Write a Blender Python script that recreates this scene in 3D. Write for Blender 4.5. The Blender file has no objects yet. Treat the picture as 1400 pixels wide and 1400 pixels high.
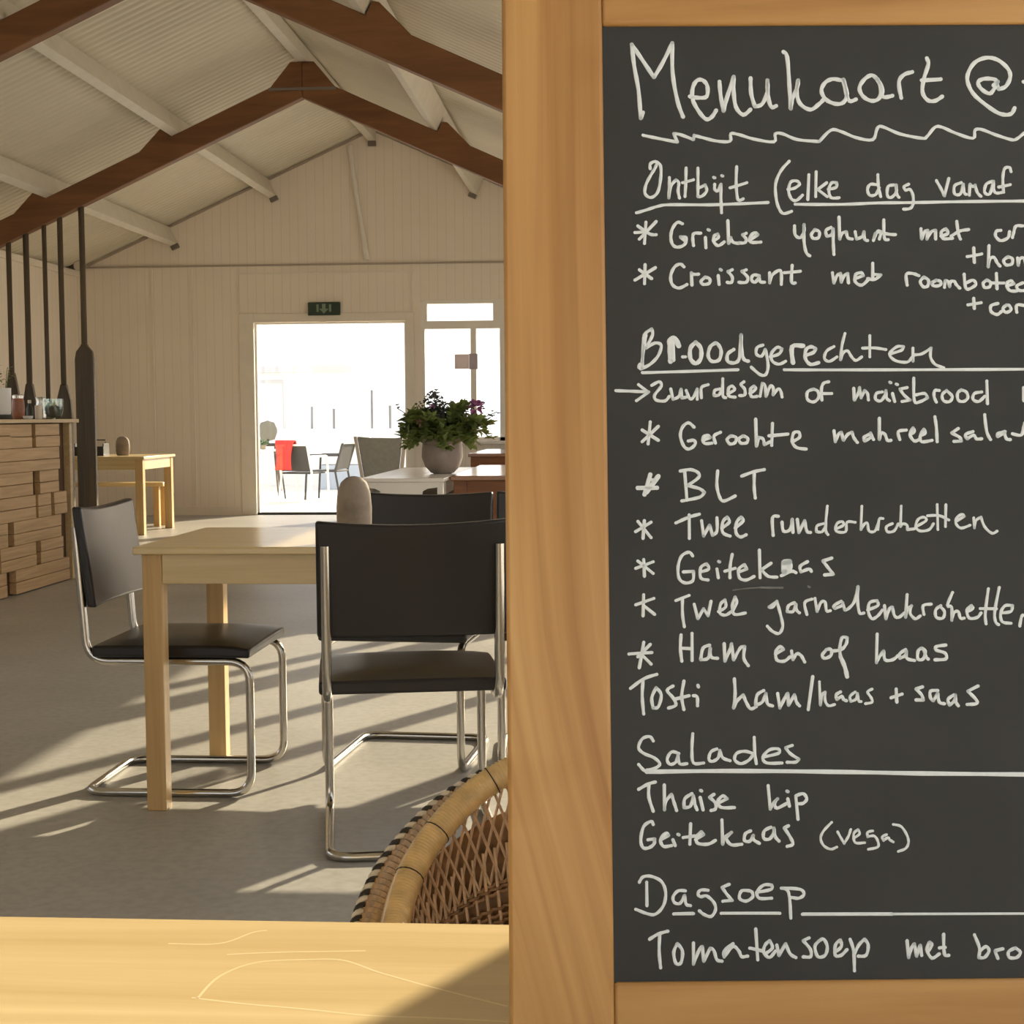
import bpy, math, random
from mathutils import Vector, Matrix

random.seed(7)
S = bpy.context.scene
COL = S.collection
PI = math.pi
R = math.radians

# ---------------------------------------------------------------- camera
cam_d = bpy.data.cameras.new('camera')
cam_d.sensor_width = 36.0
cam_d.lens = 36.0 * 2050.0 / 1400.0
cam_d.clip_start = 0.05
cam_d.clip_end = 400
cam = bpy.data.objects.new('camera', cam_d)
COL.objects.link(cam)
YAW, PITCH, ROLL = R(3.9), math.atan(130 / 2050.0), R(0.4)
_f0 = Vector((-math.sin(YAW), math.cos(YAW), 0)); _r = Vector((math.cos(YAW), math.sin(YAW), 0)); _u0 = Vector((0, 0, 1))
_f = _f0 * math.cos(PITCH) - _u0 * math.sin(PITCH)
_u = _u0 * math.cos(PITCH) + _f0 * math.sin(PITCH)
_R = _r * math.cos(ROLL) - _u * math.sin(ROLL)
_U = _u * math.cos(ROLL) + _r * math.sin(ROLL)
cam.matrix_world = Matrix((( _R.x, _U.x, -_f.x, 0), (_R.y, _U.y, -_f.y, 0), (_R.z, _U.z, -_f.z, 1.115), (0, 0, 0, 1)))
S.camera = cam

# ---------------------------------------------------------------- light and exposure
S.view_settings.view_transform = 'Standard'
S.view_settings.look = 'None'
S.view_settings.gamma = 1.0
S.view_settings.use_curve_mapping = False
S.view_settings.exposure = 0.30
S.cycles.max_bounces = 10
S.cycles.diffuse_bounces = 7
S.cycles.transparent_max_bounces = 16
S.cycles.sample_clamp_indirect = 6.0
S.cycles.use_denoising = True

SUN_EL, SUN_AZ = R(21.8), R(29.5)           # azimuth measured from +Y towards +X
SUN_E, SKY_E = 8.8, 1.5
w = bpy.data.worlds.new('hazy_sky'); S.world = w; w.use_nodes = True
nt = w.node_tree; nt.nodes.clear()
sky = nt.nodes.new('ShaderNodeTexSky'); sky.sky_type = 'NISHITA'; sky.sun_disc = False
sky.sun_elevation = SUN_EL; sky.sun_rotation = SUN_AZ; sky.dust_density = 4.0; sky.altitude = 0
mixc = nt.nodes.new('ShaderNodeMixRGB'); mixc.inputs[0].default_value = 0.8
mulc = nt.nodes.new('ShaderNodeMixRGB'); mulc.blend_type = 'MULTIPLY'; mulc.inputs[0].default_value = 1.0
mulc.inputs[2].default_value = (0.25, 0.25, 0.25, 1)
bg = nt.nodes.new('ShaderNodeBackground'); bg.inputs[1].default_value = SKY_E
wo = nt.nodes.new('ShaderNodeOutputWorld')
nt.links.new(sky.outputs[0], mulc.inputs[1]); nt.links.new(mulc.outputs[0], mixc.inputs[1])
mixc.inputs[2].default_value = (0.95, 0.965, 1.0, 1)
nt.links.new(mixc.outputs[0], bg.inputs[0]); nt.links.new(bg.outputs[0], wo.inputs[0])

sun_d = bpy.data.lights.new('sun', 'SUN'); sun_d.energy = SUN_E; sun_d.angle = R(0.6); sun_d.color = (1.0, 0.86, 0.62)
sun = bpy.data.objects.new('sun', sun_d); COL.objects.link(sun)
_sd = Vector((-math.sin(SUN_AZ) * math.cos(SUN_EL), -math.cos(SUN_AZ) * math.cos(SUN_EL), -math.sin(SUN_EL)))
sun.rotation_euler = _sd.to_track_quat('-Z', 'Y').to_euler()
sun.location = (8, 12, 8)


# ---------------------------------------------------------------- mesh helpers
class MB:
    """collects geometry that is linked as ONE mesh object"""
    def __init__(s):
        s.v, s.f = [], []

    def add(s, vs, fs):
        n = len(s.v)
        s.v += [tuple(p) for p in vs]
        s.f += [tuple(i + n for i in q) for q in fs]
        return s

    def box(s, x0, x1, y0, y1, z0, z1):
        vs = [(x, y, z) for z in (z0, z1) for y in (y0, y1) for x in (x0, x1)]
        return s.add(vs, [(0, 2, 3, 1), (4, 5, 7, 6), (0, 1, 5, 4), (2, 6, 7, 3), (0, 4, 6, 2), (1, 3, 7, 5)])

    def obox(s, M, x0, x1, y0, y1, z0, z1):
        vs = [M @ Vector((x, y, z)) for z in (z0, z1) for y in (y0, y1) for x in (x0, x1)]
        return s.add(vs, [(0, 2, 3, 1), (4, 5, 7, 6), (0, 1, 5, 4), (2, 6, 7, 3), (0, 4, 6, 2), (1, 3, 7, 5)])

    def prism(s, poly, axis, t0, t1):
        """poly in the two other axes (in order x<y<z), extruded along axis"""
        def mk(a, b, t):
            return {'x': (t, a, b), 'y': (a, t, b), 'z': (a, b, t)}[axis]
        n = len(poly)
        vs = [mk(a, b, t0) for a, b in poly] + [mk(a, b, t1) for a, b in poly]
        fs = [tuple(range(n))[::-1], tuple(range(n, 2 * n))] + [(i, (i + 1) % n, n + (i + 1) % n, n + i) for i in range(n)]
        return s.add(vs, fs)

    def tube(s, pts, r, seg=10, cap=True, closed=False, squash=None):
        pts = [Vector(p) for p in pts]
        n = len(pts)
        rs = r if isinstance(r, (list, tuple)) else [r] * n
        T = []
        for i in range(n):
            a = pts[i - 1] if (i > 0 or closed) else pts[i]
            b = pts[(i + 1) % n] if (i < n - 1 or closed) else pts[i]
            T.append((b - a).normalized())
        ref = Vector((0, 0, 1)) if abs(T[0].z) < 0.9 else Vector((1, 0, 0))
        N = (ref - T[0] * ref.dot(T[0])).normalized()
        vs = []
        for i in range(n):
            N = (N - T[i] * N.dot(T[i]))
            N = N.normalized() if N.length > 1e-6 else Vector((1, 0, 0))
            Bn = T[i].cross(N)
            for k in range(seg):
                a = 2 * PI * k / seg
                vs.append(pts[i] + (N * math.cos(a) + Bn * math.sin(a)) * rs[i])
        fs = []
        m = n if closed else n - 1
        for i in range(m):
            j = (i + 1) % n
            for k in range(seg):
                l = (k + 1) % seg
                fs.append((i * seg + k, i * seg + l, j * seg + l, j * seg + k))
        if cap and not closed:
            fs.append(tuple(range(seg))[::-1]); fs.append(tuple((n - 1) * seg + k for k in range(seg)))
        return s.add(vs, fs)

    def lathe(s, prof, seg=24, c=(0, 0, 0), sx=1.0, sy=1.0):
        """prof: (r, z) list from bottom to top"""
        vs, fs = [], []
        for r, z in prof:
            for k in range(seg):
                a = 2 * PI * k / seg
                vs.append((c[0] + r * sx * math.cos(a), c[1] + r * sy * math.sin(a), c[2] + z))
        for i in range(len(prof) - 1):
            for k in range(seg):
                l = (k + 1) % seg
                fs.append((i * seg + k, i * seg + l, (i + 1) * seg + l, (i + 1) * seg + k))
        fs.append(tuple(range(seg))[::-1]); fs.append(tuple((len(prof) - 1) * seg + k for k in range(seg)))
        return s.add(vs, fs)

    def build(s, name, mat, parent=None, smooth=None, bevel=0.0, bseg=2, loc=None, recalc=True):
        me = bpy.data.meshes.new(name)
        me.from_pydata(s.v, [], s.f)
        if recalc:
            import bmesh
            b = bmesh.new(); b.from_mesh(me); bmesh.ops.recalc_face_normals(b, faces=b.faces); b.to_mesh(me); b.free()
        me.materials.append(mat)
        if smooth is not None:
            me.polygons.foreach_set('use_smooth', [True] * len(me.polygons))
            me.set_sharp_from_angle(angle=R(smooth))
        o = bpy.data.objects.new(name, me); COL.objects.link(o)
        if parent is not None: o.parent = parent
        if loc is not None: o.location = loc
        if bevel > 0:
            md = o.modifiers.new('bevel', 'BEVEL'); md.width = bevel; md.segments = bseg; md.limit_method = 'ANGLE'; md.angle_limit = R(35)
            md.harden_normals = False
            if smooth is None:
                me.polygons.foreach_set('use_smooth', [True] * len(me.polygons))
                me.set_sharp_from_angle(angle=R(35))
        return o


def tag(o, label=None, cat=None, group=None, kind=None):
    if label: o['label'] = label
    if cat: o['category'] = cat
    if group: o['group'] = group
    if kind: o['kind'] = kind
    return o


def thing(name, label, cat, loc=(0, 0, 0), rz=0.0, group=None):
    o = bpy.data.objects.new(name, None); COL.objects.link(o)
    o.empty_display_size = 0.1
    o.location = loc; o.rotation_euler = (0, 0, rz)
    return tag(o, label, cat, group)


def struct(name, mb, mat, parent=None, **k):
    o = mb.build(name, mat, parent, **k)
    if parent is None: o['kind'] = 'structure'
    return o


def dup(root, loc, rz, label=None, group=None):
    r = root.copy(); COL.objects.link(r); r.location = loc; r.rotation_euler = (0, 0, rz)
    if label: r['label'] = label
    if group: r['group'] = group
    for ch in list(root.children):
        c = ch.copy(); COL.objects.link(c); c.parent = r
        for g in list(ch.children):
            d = g.copy(); COL.objects.link(d); d.parent = c
    return r


def spline(pts, sub=6):
    pts = [Vector(p) for p in pts]; out = []
    for i in range(len(pts) - 1):
        p0 = pts[max(i - 1, 0)]; p1 = pts[i]; p2 = pts[i + 1]; p3 = pts[min(i + 2, len(pts) - 1)]
        for k in range(sub):
            t = k / sub
            out.append(0.5 * ((2 * p1) + (p2 - p0) * t + (2 * p0 - 5 * p1 + 4 * p2 - p3) * t * t + (3 * p1 - p0 - 3 * p2 + p3) * t ** 3))
    out.append(pts[-1])
    return out


def fillet(pts, r, seg=6):
    """polyline with rounded corners"""
    pts = [Vector(p) for p in pts]; out = [pts[0]]
    for i in range(1, len(pts) - 1):
        a, b, c = pts[i - 1], pts[i], pts[i + 1]
        d1 = (a - b); d2 = (c - b)
        rr = min(r, d1.length * 0.49, d2.length * 0.49)
        p, q = b + d1.normalized() * rr, b + d2.normalized() * rr
        for k in range(seg + 1):
            t = k / seg
            out.append(p * (1 - t) ** 2 + b * 2 * t * (1 - t) + q * t * t)
    out.append(pts[-1])
    return out


# ---------------------------------------------------------------- materials
def nodes(name):
    m = bpy.data.materials.new(name); m.use_nodes = True
    t = m.node_tree
    return m, t, t.nodes['Principled BSDF']


def plain(name, c, rough=0.5, metal=0.0, spec=0.5, var=0.0, scale=8.0, bump=0.0, bscale=60.0, coat=0.0):
    m, t, p = nodes(name)
    p.inputs['Base Color'].default_value = (*c, 1); p.inputs['Roughness'].default_value = rough
    p.inputs['Metallic'].default_value = metal; p.inputs['Specular IOR Level'].default_value = spec
    p.inputs['Coat Weight'].default_value = coat
    tc = t.nodes.new('ShaderNodeTexCoord')
    if var > 0:
        n = t.nodes.new('ShaderNodeTexNoise'); n.inputs['Scale'].default_value = scale; n.inputs['Detail'].default_value = 5
        r = t.nodes.new('ShaderNodeValToRGB')
        r.color_ramp.elements[0].position = 0.3; r.color_ramp.elements[1].position = 0.7
        r.color_ramp.elements[0].color = (*[x * (1 - var) for x in c], 1); r.color_ramp.elements[1].color = (*[min(1, x * (1 + var)) for x in c], 1)
        t.links.new(tc.outputs['Object'], n.inputs['Vector']); t.links.new(n.outputs['Fac'], r.inputs[0]); t.links.new(r.outputs[0], p.inputs['Base Color'])
    if bump > 0:
        n = t.nodes.new('ShaderNodeTexNoise'); n.inputs['Scale'].default_value = bscale; n.inputs['Detail'].default_value = 4
        b = t.nodes.new('ShaderNodeBump'); b.inputs['Strength'].default_value = bump; b.inputs['Distance'].default_value = 0.004
        t.links.new(tc.outputs['Object'], n.inputs['Vector']); t.links.new(n.outputs['Fac'], b.inputs['Height']); t.links.new(b.outputs[0], p.inputs['Normal'])
    return m


def wood(name, dark, light, axis='x', along=1.2, across=14.0, rough=0.45, detail=5, rot=(0, 0, 0), spec=0.4, mid=None, lo=0.32, hi=0.68, coat=0.0):
    m, t, p = nodes(name)
    p.inputs['Roughness'].default_value = rough; p.inputs['Specular IOR Level'].default_value = spec; p.inputs['Coat Weight'].default_value = coat
    p.inputs['Coat Roughness'].default_value = 0.16
    tc = t.nodes.new('ShaderNodeTexCoord'); mp = t.nodes.new('ShaderNodeMapping')
    sc = {'x': (along, across, across), 'y': (across, along, across), 'z': (across, across, along)}[axis]
    mp.inputs['Scale'].default_value = sc; mp.inputs['Rotation'].default_value = rot
    n = t.nodes.new('ShaderNodeTexNoise'); n.inputs['Scale'].default_value = 1.0; n.inputs['Detail'].default_value = detail
    n.inputs['Roughness'].default_value = 0.6; n.inputs['Distortion'].default_value = 0.6
    r = t.nodes.new('ShaderNodeValToRGB')
    r.color_ramp.elements[0].position = lo; r.color_ramp.elements[1].position = hi
    r.color_ramp.elements[0].color = (*dark, 1); r.color_ramp.elements[1].color = (*light, 1)
    if mid:
        e = r.color_ramp.elements.new(0.5); e.color = (*mid, 1)
    b = t.nodes.new('ShaderNodeBump'); b.inputs['Strength'].default_value = 0.12; b.inputs['Distance'].default_value = 0.002
    t.links.new(tc.outputs['Object'], mp.inputs[0]); t.links.new(mp.outputs[0], n.inputs['Vector'])
    t.links.new(n.outputs['Fac'], r.inputs[0]); t.links.new(r.outputs[0], p.inputs['Base Color'])
    t.links.new(n.outputs['Fac'], b.inputs['Height']); t.links.new(b.outputs[0], p.inputs['Normal'])
    return m


def boards(name, c, pitch, axis, groove=0.05, rough=0.55, depth=0.006, var=0.06):
    """painted boarding: fine grooves across one object axis, built as bump plus a thin dark joint line"""
    m, t, p = nodes(name)
    p.inputs['Roughness'].default_value = rough
    tc = t.nodes.new('ShaderNodeTexCoord'); sx = t.nodes.new('ShaderNodeSeparateXYZ')
    mul = t.nodes.new('ShaderNodeMath'); mul.operation = 'MULTIPLY'; mul.inputs[1].default_value = 1.0 / pitch
    fr = t.nodes.new('ShaderNodeMath'); fr.operation = 'FRACT'
    lt = t.nodes.new('ShaderNodeMath'); lt.operation = 'LESS_THAN'; lt.inputs[1].default_value = groove
    mix = t.nodes.new('ShaderNodeMixRGB'); mix.inputs[2].default_value = (*[x * 0.84 for x in c], 1)
    nz = t.nodes.new('ShaderNodeTexNoise'); nz.inputs['Scale'].default_value = 1.3; nz.inputs['Detail'].default_value = 4
    r = t.nodes.new('ShaderNodeValToRGB')
    r.color_ramp.elements[0].color = (*[x * (1 - var) for x in c], 1); r.color_ramp.elements[1].color = (*[x * (1 + var) for x in c], 1)
    inv = t.nodes.new('ShaderNodeMath'); inv.operation = 'SUBTRACT'; inv.inputs[0].default_value = 1.0
    b = t.nodes.new('ShaderNodeBump'); b.inputs['Strength'].default_value = 0.5; b.inputs['Distance'].default_value = depth
    t.links.new(tc.outputs['Object'], sx.inputs[0]); t.links.new(sx.outputs[axis.upper()], mul.inputs[0]); t.links.new(mul.outputs[0], fr.inputs[0])
    t.links.new(fr.outputs[0], lt.inputs[0]); t.links.new(lt.outputs[0], mix.inputs[0])
    t.links.new(tc.outputs['Object'], nz.inputs['Vector']); t.links.new(nz.outputs['Fac'], r.inputs[0]); t.links.new(r.outputs[0], mix.inputs[1])
    t.links.new(mix.outputs[0], p.inputs['Base Color']); t.links.new(lt.outputs[0], inv.inputs[1]); t.links.new(inv.outputs[0], b.inputs['Height'])
    t.links.new(b.outputs[0], p.inputs['Normal'])
    return m


def glass(name, tint=(1, 1, 1), refl=0.06):
    m = bpy.data.materials.new(name); m.use_nodes = True; t = m.node_tree; t.nodes.clear()
    o = t.nodes.new('ShaderNodeOutputMaterial'); mx = t.nodes.new('ShaderNodeMixShader'); mx.inputs[0].default_value = refl
    a = t.nodes.new('ShaderNodeBsdfTransparent'); a.inputs[0].default_value = (*tint, 1)
    g = t.nodes.new('ShaderNodeBsdfGlossy'); g.inputs['Roughness'].default_value = 0.02
    t.links.new(a.outputs[0], mx.inputs[1]); t.links.new(g.outputs[0], mx.inputs[2]); t.links.new(mx.outputs[0], o.inputs[0])
    return m


def leafy(name, c, tr):
    m = plain(name, c, 0.45, var=0.5, scale=9)
    t = m.node_tree; p = t.nodes['Principled BSDF']; o = t.nodes['Material Output']
    a = t.nodes.new('ShaderNodeBsdfTranslucent'); a.inputs[0].default_value = (*tr, 1)
    mx = t.nodes.new('ShaderNodeMixShader'); mx.inputs[0].default_value = 0.4
    t.links.new(p.outputs[0], mx.inputs[1]); t.links.new(a.outputs[0], mx.inputs[2]); t.links.new(mx.outputs[0], o.inputs[0])
    return m


def concrete(name, c):
    m, t, p = nodes(name)
    p.inputs['Roughness'].default_value = 0.42
    tc = t.nodes.new('ShaderNodeTexCoord')
    big = t.nodes.new('ShaderNodeTexNoise'); big.inputs['Scale'].default_value = 0.9; big.inputs['Detail'].default_value = 6; big.inputs['Roughness'].default_value = 0.65
    fin = t.nodes.new('ShaderNodeTexNoise'); fin.inputs['Scale'].default_value = 34; fin.inputs['Detail'].default_value = 4
    r1 = t.nodes.new('ShaderNodeValToRGB'); r1.color_ramp.elements[0].position = 0.3; r1.color_ramp.elements[1].position = 0.7
    r1.color_ramp.elements[0].color = (*[x * 0.80 for x in c], 1); r1.color_ramp.elements[1].color = (*[x * 1.08 for x in c], 1)
    r2 = t.nodes.new('ShaderNodeValToRGB'); r2.color_ramp.elements[0].position = 0.25; r2.color_ramp.elements[1].position = 0.6
    r2.color_ramp.elements[0].color = (0.82, 0.81, 0.80, 1); r2.color_ramp.elements[1].color = (1, 1, 1, 1)
    mul = t.nodes.new('ShaderNodeMixRGB'); mul.blend_type = 'MULTIPLY'; mul.inputs[0].default_value = 1
    cr = t.nodes.new('ShaderNodeTexVoronoi'); cr.feature = 'DISTANCE_TO_EDGE'; cr.inputs['Scale'].default_value = 0.42
    wob = t.nodes.new('ShaderNodeMixRGB'); wob.inputs[0].default_value = 0.08
    lt = t.nodes.new('ShaderNodeMath'); lt.operation = 'LESS_THAN'; lt.inputs[1].default_value = -1.0
    mx = t.nodes.new('ShaderNodeMixRGB'); mx.inputs[2].default_value = (*[x * 0.55 for x in c], 1)
    b = t.nodes.new('ShaderNodeBump'); b.inputs['Strength'].default_value = 0.08; b.inputs['Distance'].default_value = 0.004
    L = t.links.new
    L(tc.outputs['Object'], big.inputs['Vector']); L(tc.outputs['Object'], fin.inputs['Vector'])
    L(big.outputs['Fac'], r1.inputs[0]); L(fin.outputs['Fac'], r2.inputs[0]); L(r1.outputs[0], mul.inputs[1]); L(r2.outputs[0], mul.inputs[2])
    L(tc.outputs['Object'], wob.inputs[1]); L(big.outputs['Color'], wob.inputs[2]); L(wob.outputs[0], cr.inputs['Vector'])
    L(cr.outputs['Distance'], lt.inputs[0]); L(lt.outputs[0], mx.inputs[0]); L(mul.outputs[0], mx.inputs[1]); L(mx.outputs[0], p.inputs['Base Color'])
    L(fin.outputs['Fac'], b.inputs['Height']); L(b.outputs[0], p.inputs['Normal'])
    return m


def pine_stile(name, curve, dark, mid, light):
    """pine board whose growth rings swing sideways towards its foot; curve: (height, ring line x) in metres"""
    m, t, p = nodes(name)
    p.inputs['Roughness'].default_value = 0.42; p.inputs['Specular IOR Level'].default_value = 0.4
    L = t.links.new
    tc = t.nodes.new('ShaderNodeTexCoord'); sx = t.nodes.new('ShaderNodeSeparateXYZ')
    ramp = t.nodes.new('ShaderNodeValToRGB'); ramp.color_ramp.interpolation = 'B_SPLINE'
    mz = t.nodes.new('ShaderNodeMath'); mz.operation = 'MULTIPLY'; mz.inputs[1].default_value = 1 / 0.66
    els = ramp.color_ramp.elements
    els[0].position = curve[0][0] / 0.66; els[0].color = (curve[0][1] * 10,) * 3 + (1,)
    els[1].position = curve[-1][0] / 0.66; els[1].color = (curve[-1][1] * 10,) * 3 + (1,)
    for z, x in curve[1:-1]:
        e = els.new(z / 0.66); e.color = (x * 10,) * 3 + (1,)
    dv = t.nodes.new('ShaderNodeMath'); dv.operation = 'MULTIPLY'; dv.inputs[1].default_value = 0.1
    u = t.nodes.new('ShaderNodeMath'); u.operation = 'SUBTRACT'
    cmb = t.nodes.new('ShaderNodeCombineXYZ')
    mp = t.nodes.new('ShaderNodeMapping'); mp.inputs['Scale'].default_value = (95, 20, 2.2)
    n = t.nodes.new('ShaderNodeTexNoise'); n.inputs['Scale'].default_value = 1.0; n.inputs['Detail'].default_value = 5; n.inputs['Distortion'].default_value = 0.5
    r = t.nodes.new('ShaderNodeValToRGB'); r.color_ramp.elements[0].position = 0.28; r.color_ramp.elements[1].position = 0.72
    r.color_ramp.elements[0].color = (*dark, 1); r.color_ramp.elements[1].color = (*light, 1)
    e = r.color_ramp.elements.new(0.5); e.color = (*mid, 1)
    band = t.nodes.new('ShaderNodeMapRange'); band.inputs['From Min'].default_value = -0.012; band.inputs['From Max'].default_value = 0.040
    br = t.nodes.new('ShaderNodeValToRGB')
    br.color_ramp.elements[0].position = 0.0; br.color_ramp.elements[0].color = (1.06, 1.08, 1.05, 1)
    br.color_ramp.elements[1].position = 1.0; br.color_ramp.elements[1].color = (1.0, 1.0, 1.0, 1)
    for q, cc in ((0.20, (1.04, 1.05, 1.02)), (0.27, (0.84, 0.78, 0.70)), (0.42, (0.92, 0.90, 0.86))):
        e = br.color_ramp.elements.new(q); e.color = (*cc, 1)
    mul = t.nodes.new('ShaderNodeMixRGB'); mul.blend_type = 'MULTIPLY'; mul.inputs[0].default_value = 1
    kn = t.nodes.new('ShaderNodeTexNoise'); kn.inputs['Scale'].default_value = 9; kn.inputs['Detail'].default_value = 2
    kr = t.nodes.new('ShaderNodeValToRGB'); kr.color_ramp.elements[0].position = 0.22; kr.color_ramp.elements[1].position = 0.42
    kr.color_ramp.elements[0].color = (0.80, 0.68, 0.55, 1); kr.color_ramp.elements[1].color = (1, 1, 1, 1)
    mul2 = t.nodes.new('ShaderNodeMixRGB'); mul2.blend_type = 'MULTIPLY'; mul2.inputs[0].default_value = 1
    L(tc.outputs['Object'], sx.inputs[0]); L(sx.outputs['Z'], mz.inputs[0]); L(mz.outputs[0], ramp.inputs[0]); L(ramp.outputs[0], dv.inputs[0])
    L(sx.outputs['X'], u.inputs[0]); L(dv.outputs[0], u.inputs[1]); L(u.outputs[0], cmb.inputs[0]); L(sx.outputs['Y'], cmb.inputs[1]); L(sx.outputs['Z'], cmb.inputs[2])
    L(cmb.outputs[0], mp.inputs[0]); L(mp.outputs[0], n.inputs['Vector']); L(n.outputs['Fac'], r.inputs[0])
    L(u.outputs[0], band.inputs['Value']); L(band.outputs[0], br.inputs[0]); L(r.outputs[0], mul.inputs[1]); L(br.outputs[0], mul.inputs[2])
    L(tc.outputs['Object'], kn.inputs['Vector']); L(kn.outputs['Fac'], kr.inputs[0]); L(mul.outputs[0], mul2.inputs[1]); L(kr.outputs[0], mul2.inputs[2])
    L(mul2.outputs[0], p.inputs['Base Color'])
    return m


WALL = (0.82, 0.745, 0.64)
M = {}
M['wall_boards'] = boards('painted_wall_boards', WALL, 0.10, 'x')
M['wall_boards_y'] = boards('painted_side_boards', WALL, 0.115, 'y')
M['wall'] = plain('painted_wall', WALL, 0.6, var=0.04, scale=1.5)
M['trim'] = plain('painted_trim', (0.78, 0.72, 0.62), 0.5, var=0.03)
M['white_frame'] = plain('white_window_paint', (0.80, 0.77, 0.70), 0.4, var=0.03)
M['roof'] = plain('corrugated_roof_sheet', (0.66, 0.61, 0.49), 0.5, var=0.06, scale=1.2)
M['dark_strip'] = plain('grey_brown_strip', (0.40, 0.34, 0.28), 0.6)  # dark tone for the painted ledge shadow and the roof junction line
M['purlin'] = plain('painted_purlin', (0.70, 0.66, 0.57), 0.55, var=0.05)
M['floor'] = concrete('smooth_concrete', (0.43, 0.415, 0.375))
M['truss'] = wood('stained_brown_timber', (0.135, 0.056, 0.019), (0.23, 0.098, 0.034), 'x', 1.0, 9.0, 0.5)
M['gusset'] = plain('dull_steel_plate', (0.20, 0.17, 0.14), 0.5, metal=0.3)
M['glass'] = glass('clear_glass')
M['pine_z'] = wood('golden_pine', (0.40, 0.185, 0.055), (0.58, 0.30, 0.10), 'z', 1.6, 26.0, 0.42, mid=(0.50, 0.245, 0.077))
M['pine_x'] = wood('golden_pine_rail', (0.37, 0.185, 0.058), (0.53, 0.31, 0.11), 'x', 1.6, 26.0, 0.42, mid=(0.46, 0.25, 0.083))
M['pine'] = pine_stile('golden_pine_stile', [(0.0, 0.088), (0.06, 0.074), (0.13, 0.055), (0.19, 0.041), (0.25, 0.032), (0.36, 0.0265), (0.66, 0.024)], (0.36, 0.18, 0.06), (0.46, 0.25, 0.088), (0.54, 0.315, 0.122))
M['slate'] = plain('matt_black_chalkboard', (0.034, 0.036, 0.0365), 0.62, spec=0.3, var=0.2, scale=5)
M['chalk_faint'] = plain('wiped_chalk_smear', (0.16, 0.16, 0.155), 0.8, var=0.3, scale=60)
M['chalk'] = plain('white_chalk_marker', (0.72, 0.78, 0.81), 0.8, var=0.05, scale=300)
M['beech'] = wood('light_beech', (0.60, 0.445, 0.21), (0.74, 0.58, 0.31), 'x', 1.3, 30.0, 0.36, coat=0.6)
M['beech_z'] = wood('light_beech_leg', (0.53, 0.34, 0.14), (0.68, 0.47, 0.22), 'z', 1.3, 30.0, 0.42)
M['scratch'] = plain('pale_scratches', (0.79, 0.64, 0.385), 0.5)
M['chrome'] = plain('chrome_tube', (0.56, 0.54, 0.50), 0.20, metal=1.0)
M['leather'] = plain('black_leather', (0.020, 0.018, 0.018), 0.33, spec=0.4, bump=0.10, bscale=240)
M['stone'] = plain('grey_brown_stone', (0.27, 0.225, 0.18), 0.75, var=0.3, scale=14, bump=0.3, bscale=90)
M['oar'] = wood('dark_stained_oar', (0.055, 0.038, 0.017), (0.105, 0.072, 0.034), 'z', 1.0, 25.0, 0.5)
M['counter_top'] = wood('pale_counter_top', (0.50, 0.36, 0.18), (0.62, 0.47, 0.26), 'y', 1.0, 30.0, 0.4)
M['plank'] = wood('oiled_counter_planks', (0.42, 0.26, 0.115), (0.58, 0.385, 0.19), 'y', 1.5, 40.0, 0.5)
M['carcass'] = wood('dark_counter_carcass', (0.075, 0.035, 0.014), (0.11, 0.052, 0.022), 'z', 1.5, 20.0, 0.6)
M['red_wood'] = wood('reddish_brown_wood', (0.15, 0.052, 0.014), (0.24, 0.092, 0.026), 'x', 1.2, 20.0, 0.35)
M['red_top'] = wood('polished_red_brown_top', (0.17, 0.06, 0.02), (0.27, 0.11, 0.035), 'x', 1.2, 20.0, 0.16, spec=0.6, coat=0.8)
M['white_wood'] = plain('white_painted_wood', (0.78, 0.73, 0.64), 0.22, var=0.05, scale=5)
M['grey_cloth'] = plain('grey_upholstery', (0.34, 0.33, 0.27), 0.8, var=0.08, scale=40, bump=0.2, bscale=300)
M['cream_wood'] = plain('cream_chair_frame', (0.66, 0.57, 0.44), 0.5, var=0.05)
M['clay'] = plain('grey_ceramic_pot', (0.26, 0.215, 0.18), 0.55, var=0.2, scale=12, bump=0.15, bscale=60)
M['soil'] = plain('potting_soil', (0.05, 0.035, 0.025), 0.9, var=0.3, scale=60)
M['leaf'] = leafy('green_leaf', (0.17, 0.23, 0.065), (0.30, 0.36, 0.11))
M['leaf_dark'] = plain('dark_sprig', (0.085, 0.095, 0.08), 0.55, var=0.3, scale=12)
M['petal'] = plain('purple_petal', (0.34, 0.12, 0.27), 0.6, var=0.25, scale=40)
M['petal_pink'] = plain('dusky_pink_petal', (0.46, 0.25, 0.22), 0.6, var=0.2, scale=40)
M['cane'] = plain('honey_rattan', (0.80, 0.57, 0.27), 0.32, var=0.2, scale=40, coat=0.5)
M['cane_dark'] = plain('brown_rattan_weave', (0.30, 0.175, 0.085), 0.5, var=0.35, scale=60)
M['cane_rod'] = plain('reddish_rattan_rod', (0.60, 0.42, 0.27), 0.40, var=0.25, scale=70)
M['edge_cane'] = plain('golden_edge_weave', (0.44, 0.265, 0.085), 0.45, var=0.35, scale=120)
M['braid_light'] = plain('pale_braid', (0.80, 0.74, 0.64), 0.45, var=0.1, scale=90)
M['braid_dark'] = plain('black_braid', (0.035, 0.028, 0.022), 0.5)
M['white_ceramic'] = plain('white_ceramic', (0.78, 0.78, 0.76), 0.3)
M['dark_saucer'] = plain('dark_saucer', (0.05, 0.055, 0.04), 0.5)
M['red_clay'] = plain('reddish_jar', (0.30, 0.12, 0.065), 0.4, var=0.15, scale=40)
M['bowl_glass'] = glass('greenish_bowl_glass', (0.80, 0.88, 0.84), 0.16)
M['dark_fruit'] = plain('dark_blue_filling', (0.045, 0.055, 0.075), 0.4, var=0.3, scale=60)
M['candle'] = plain('cream_wax', (0.75, 0.66, 0.54), 0.5)
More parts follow.
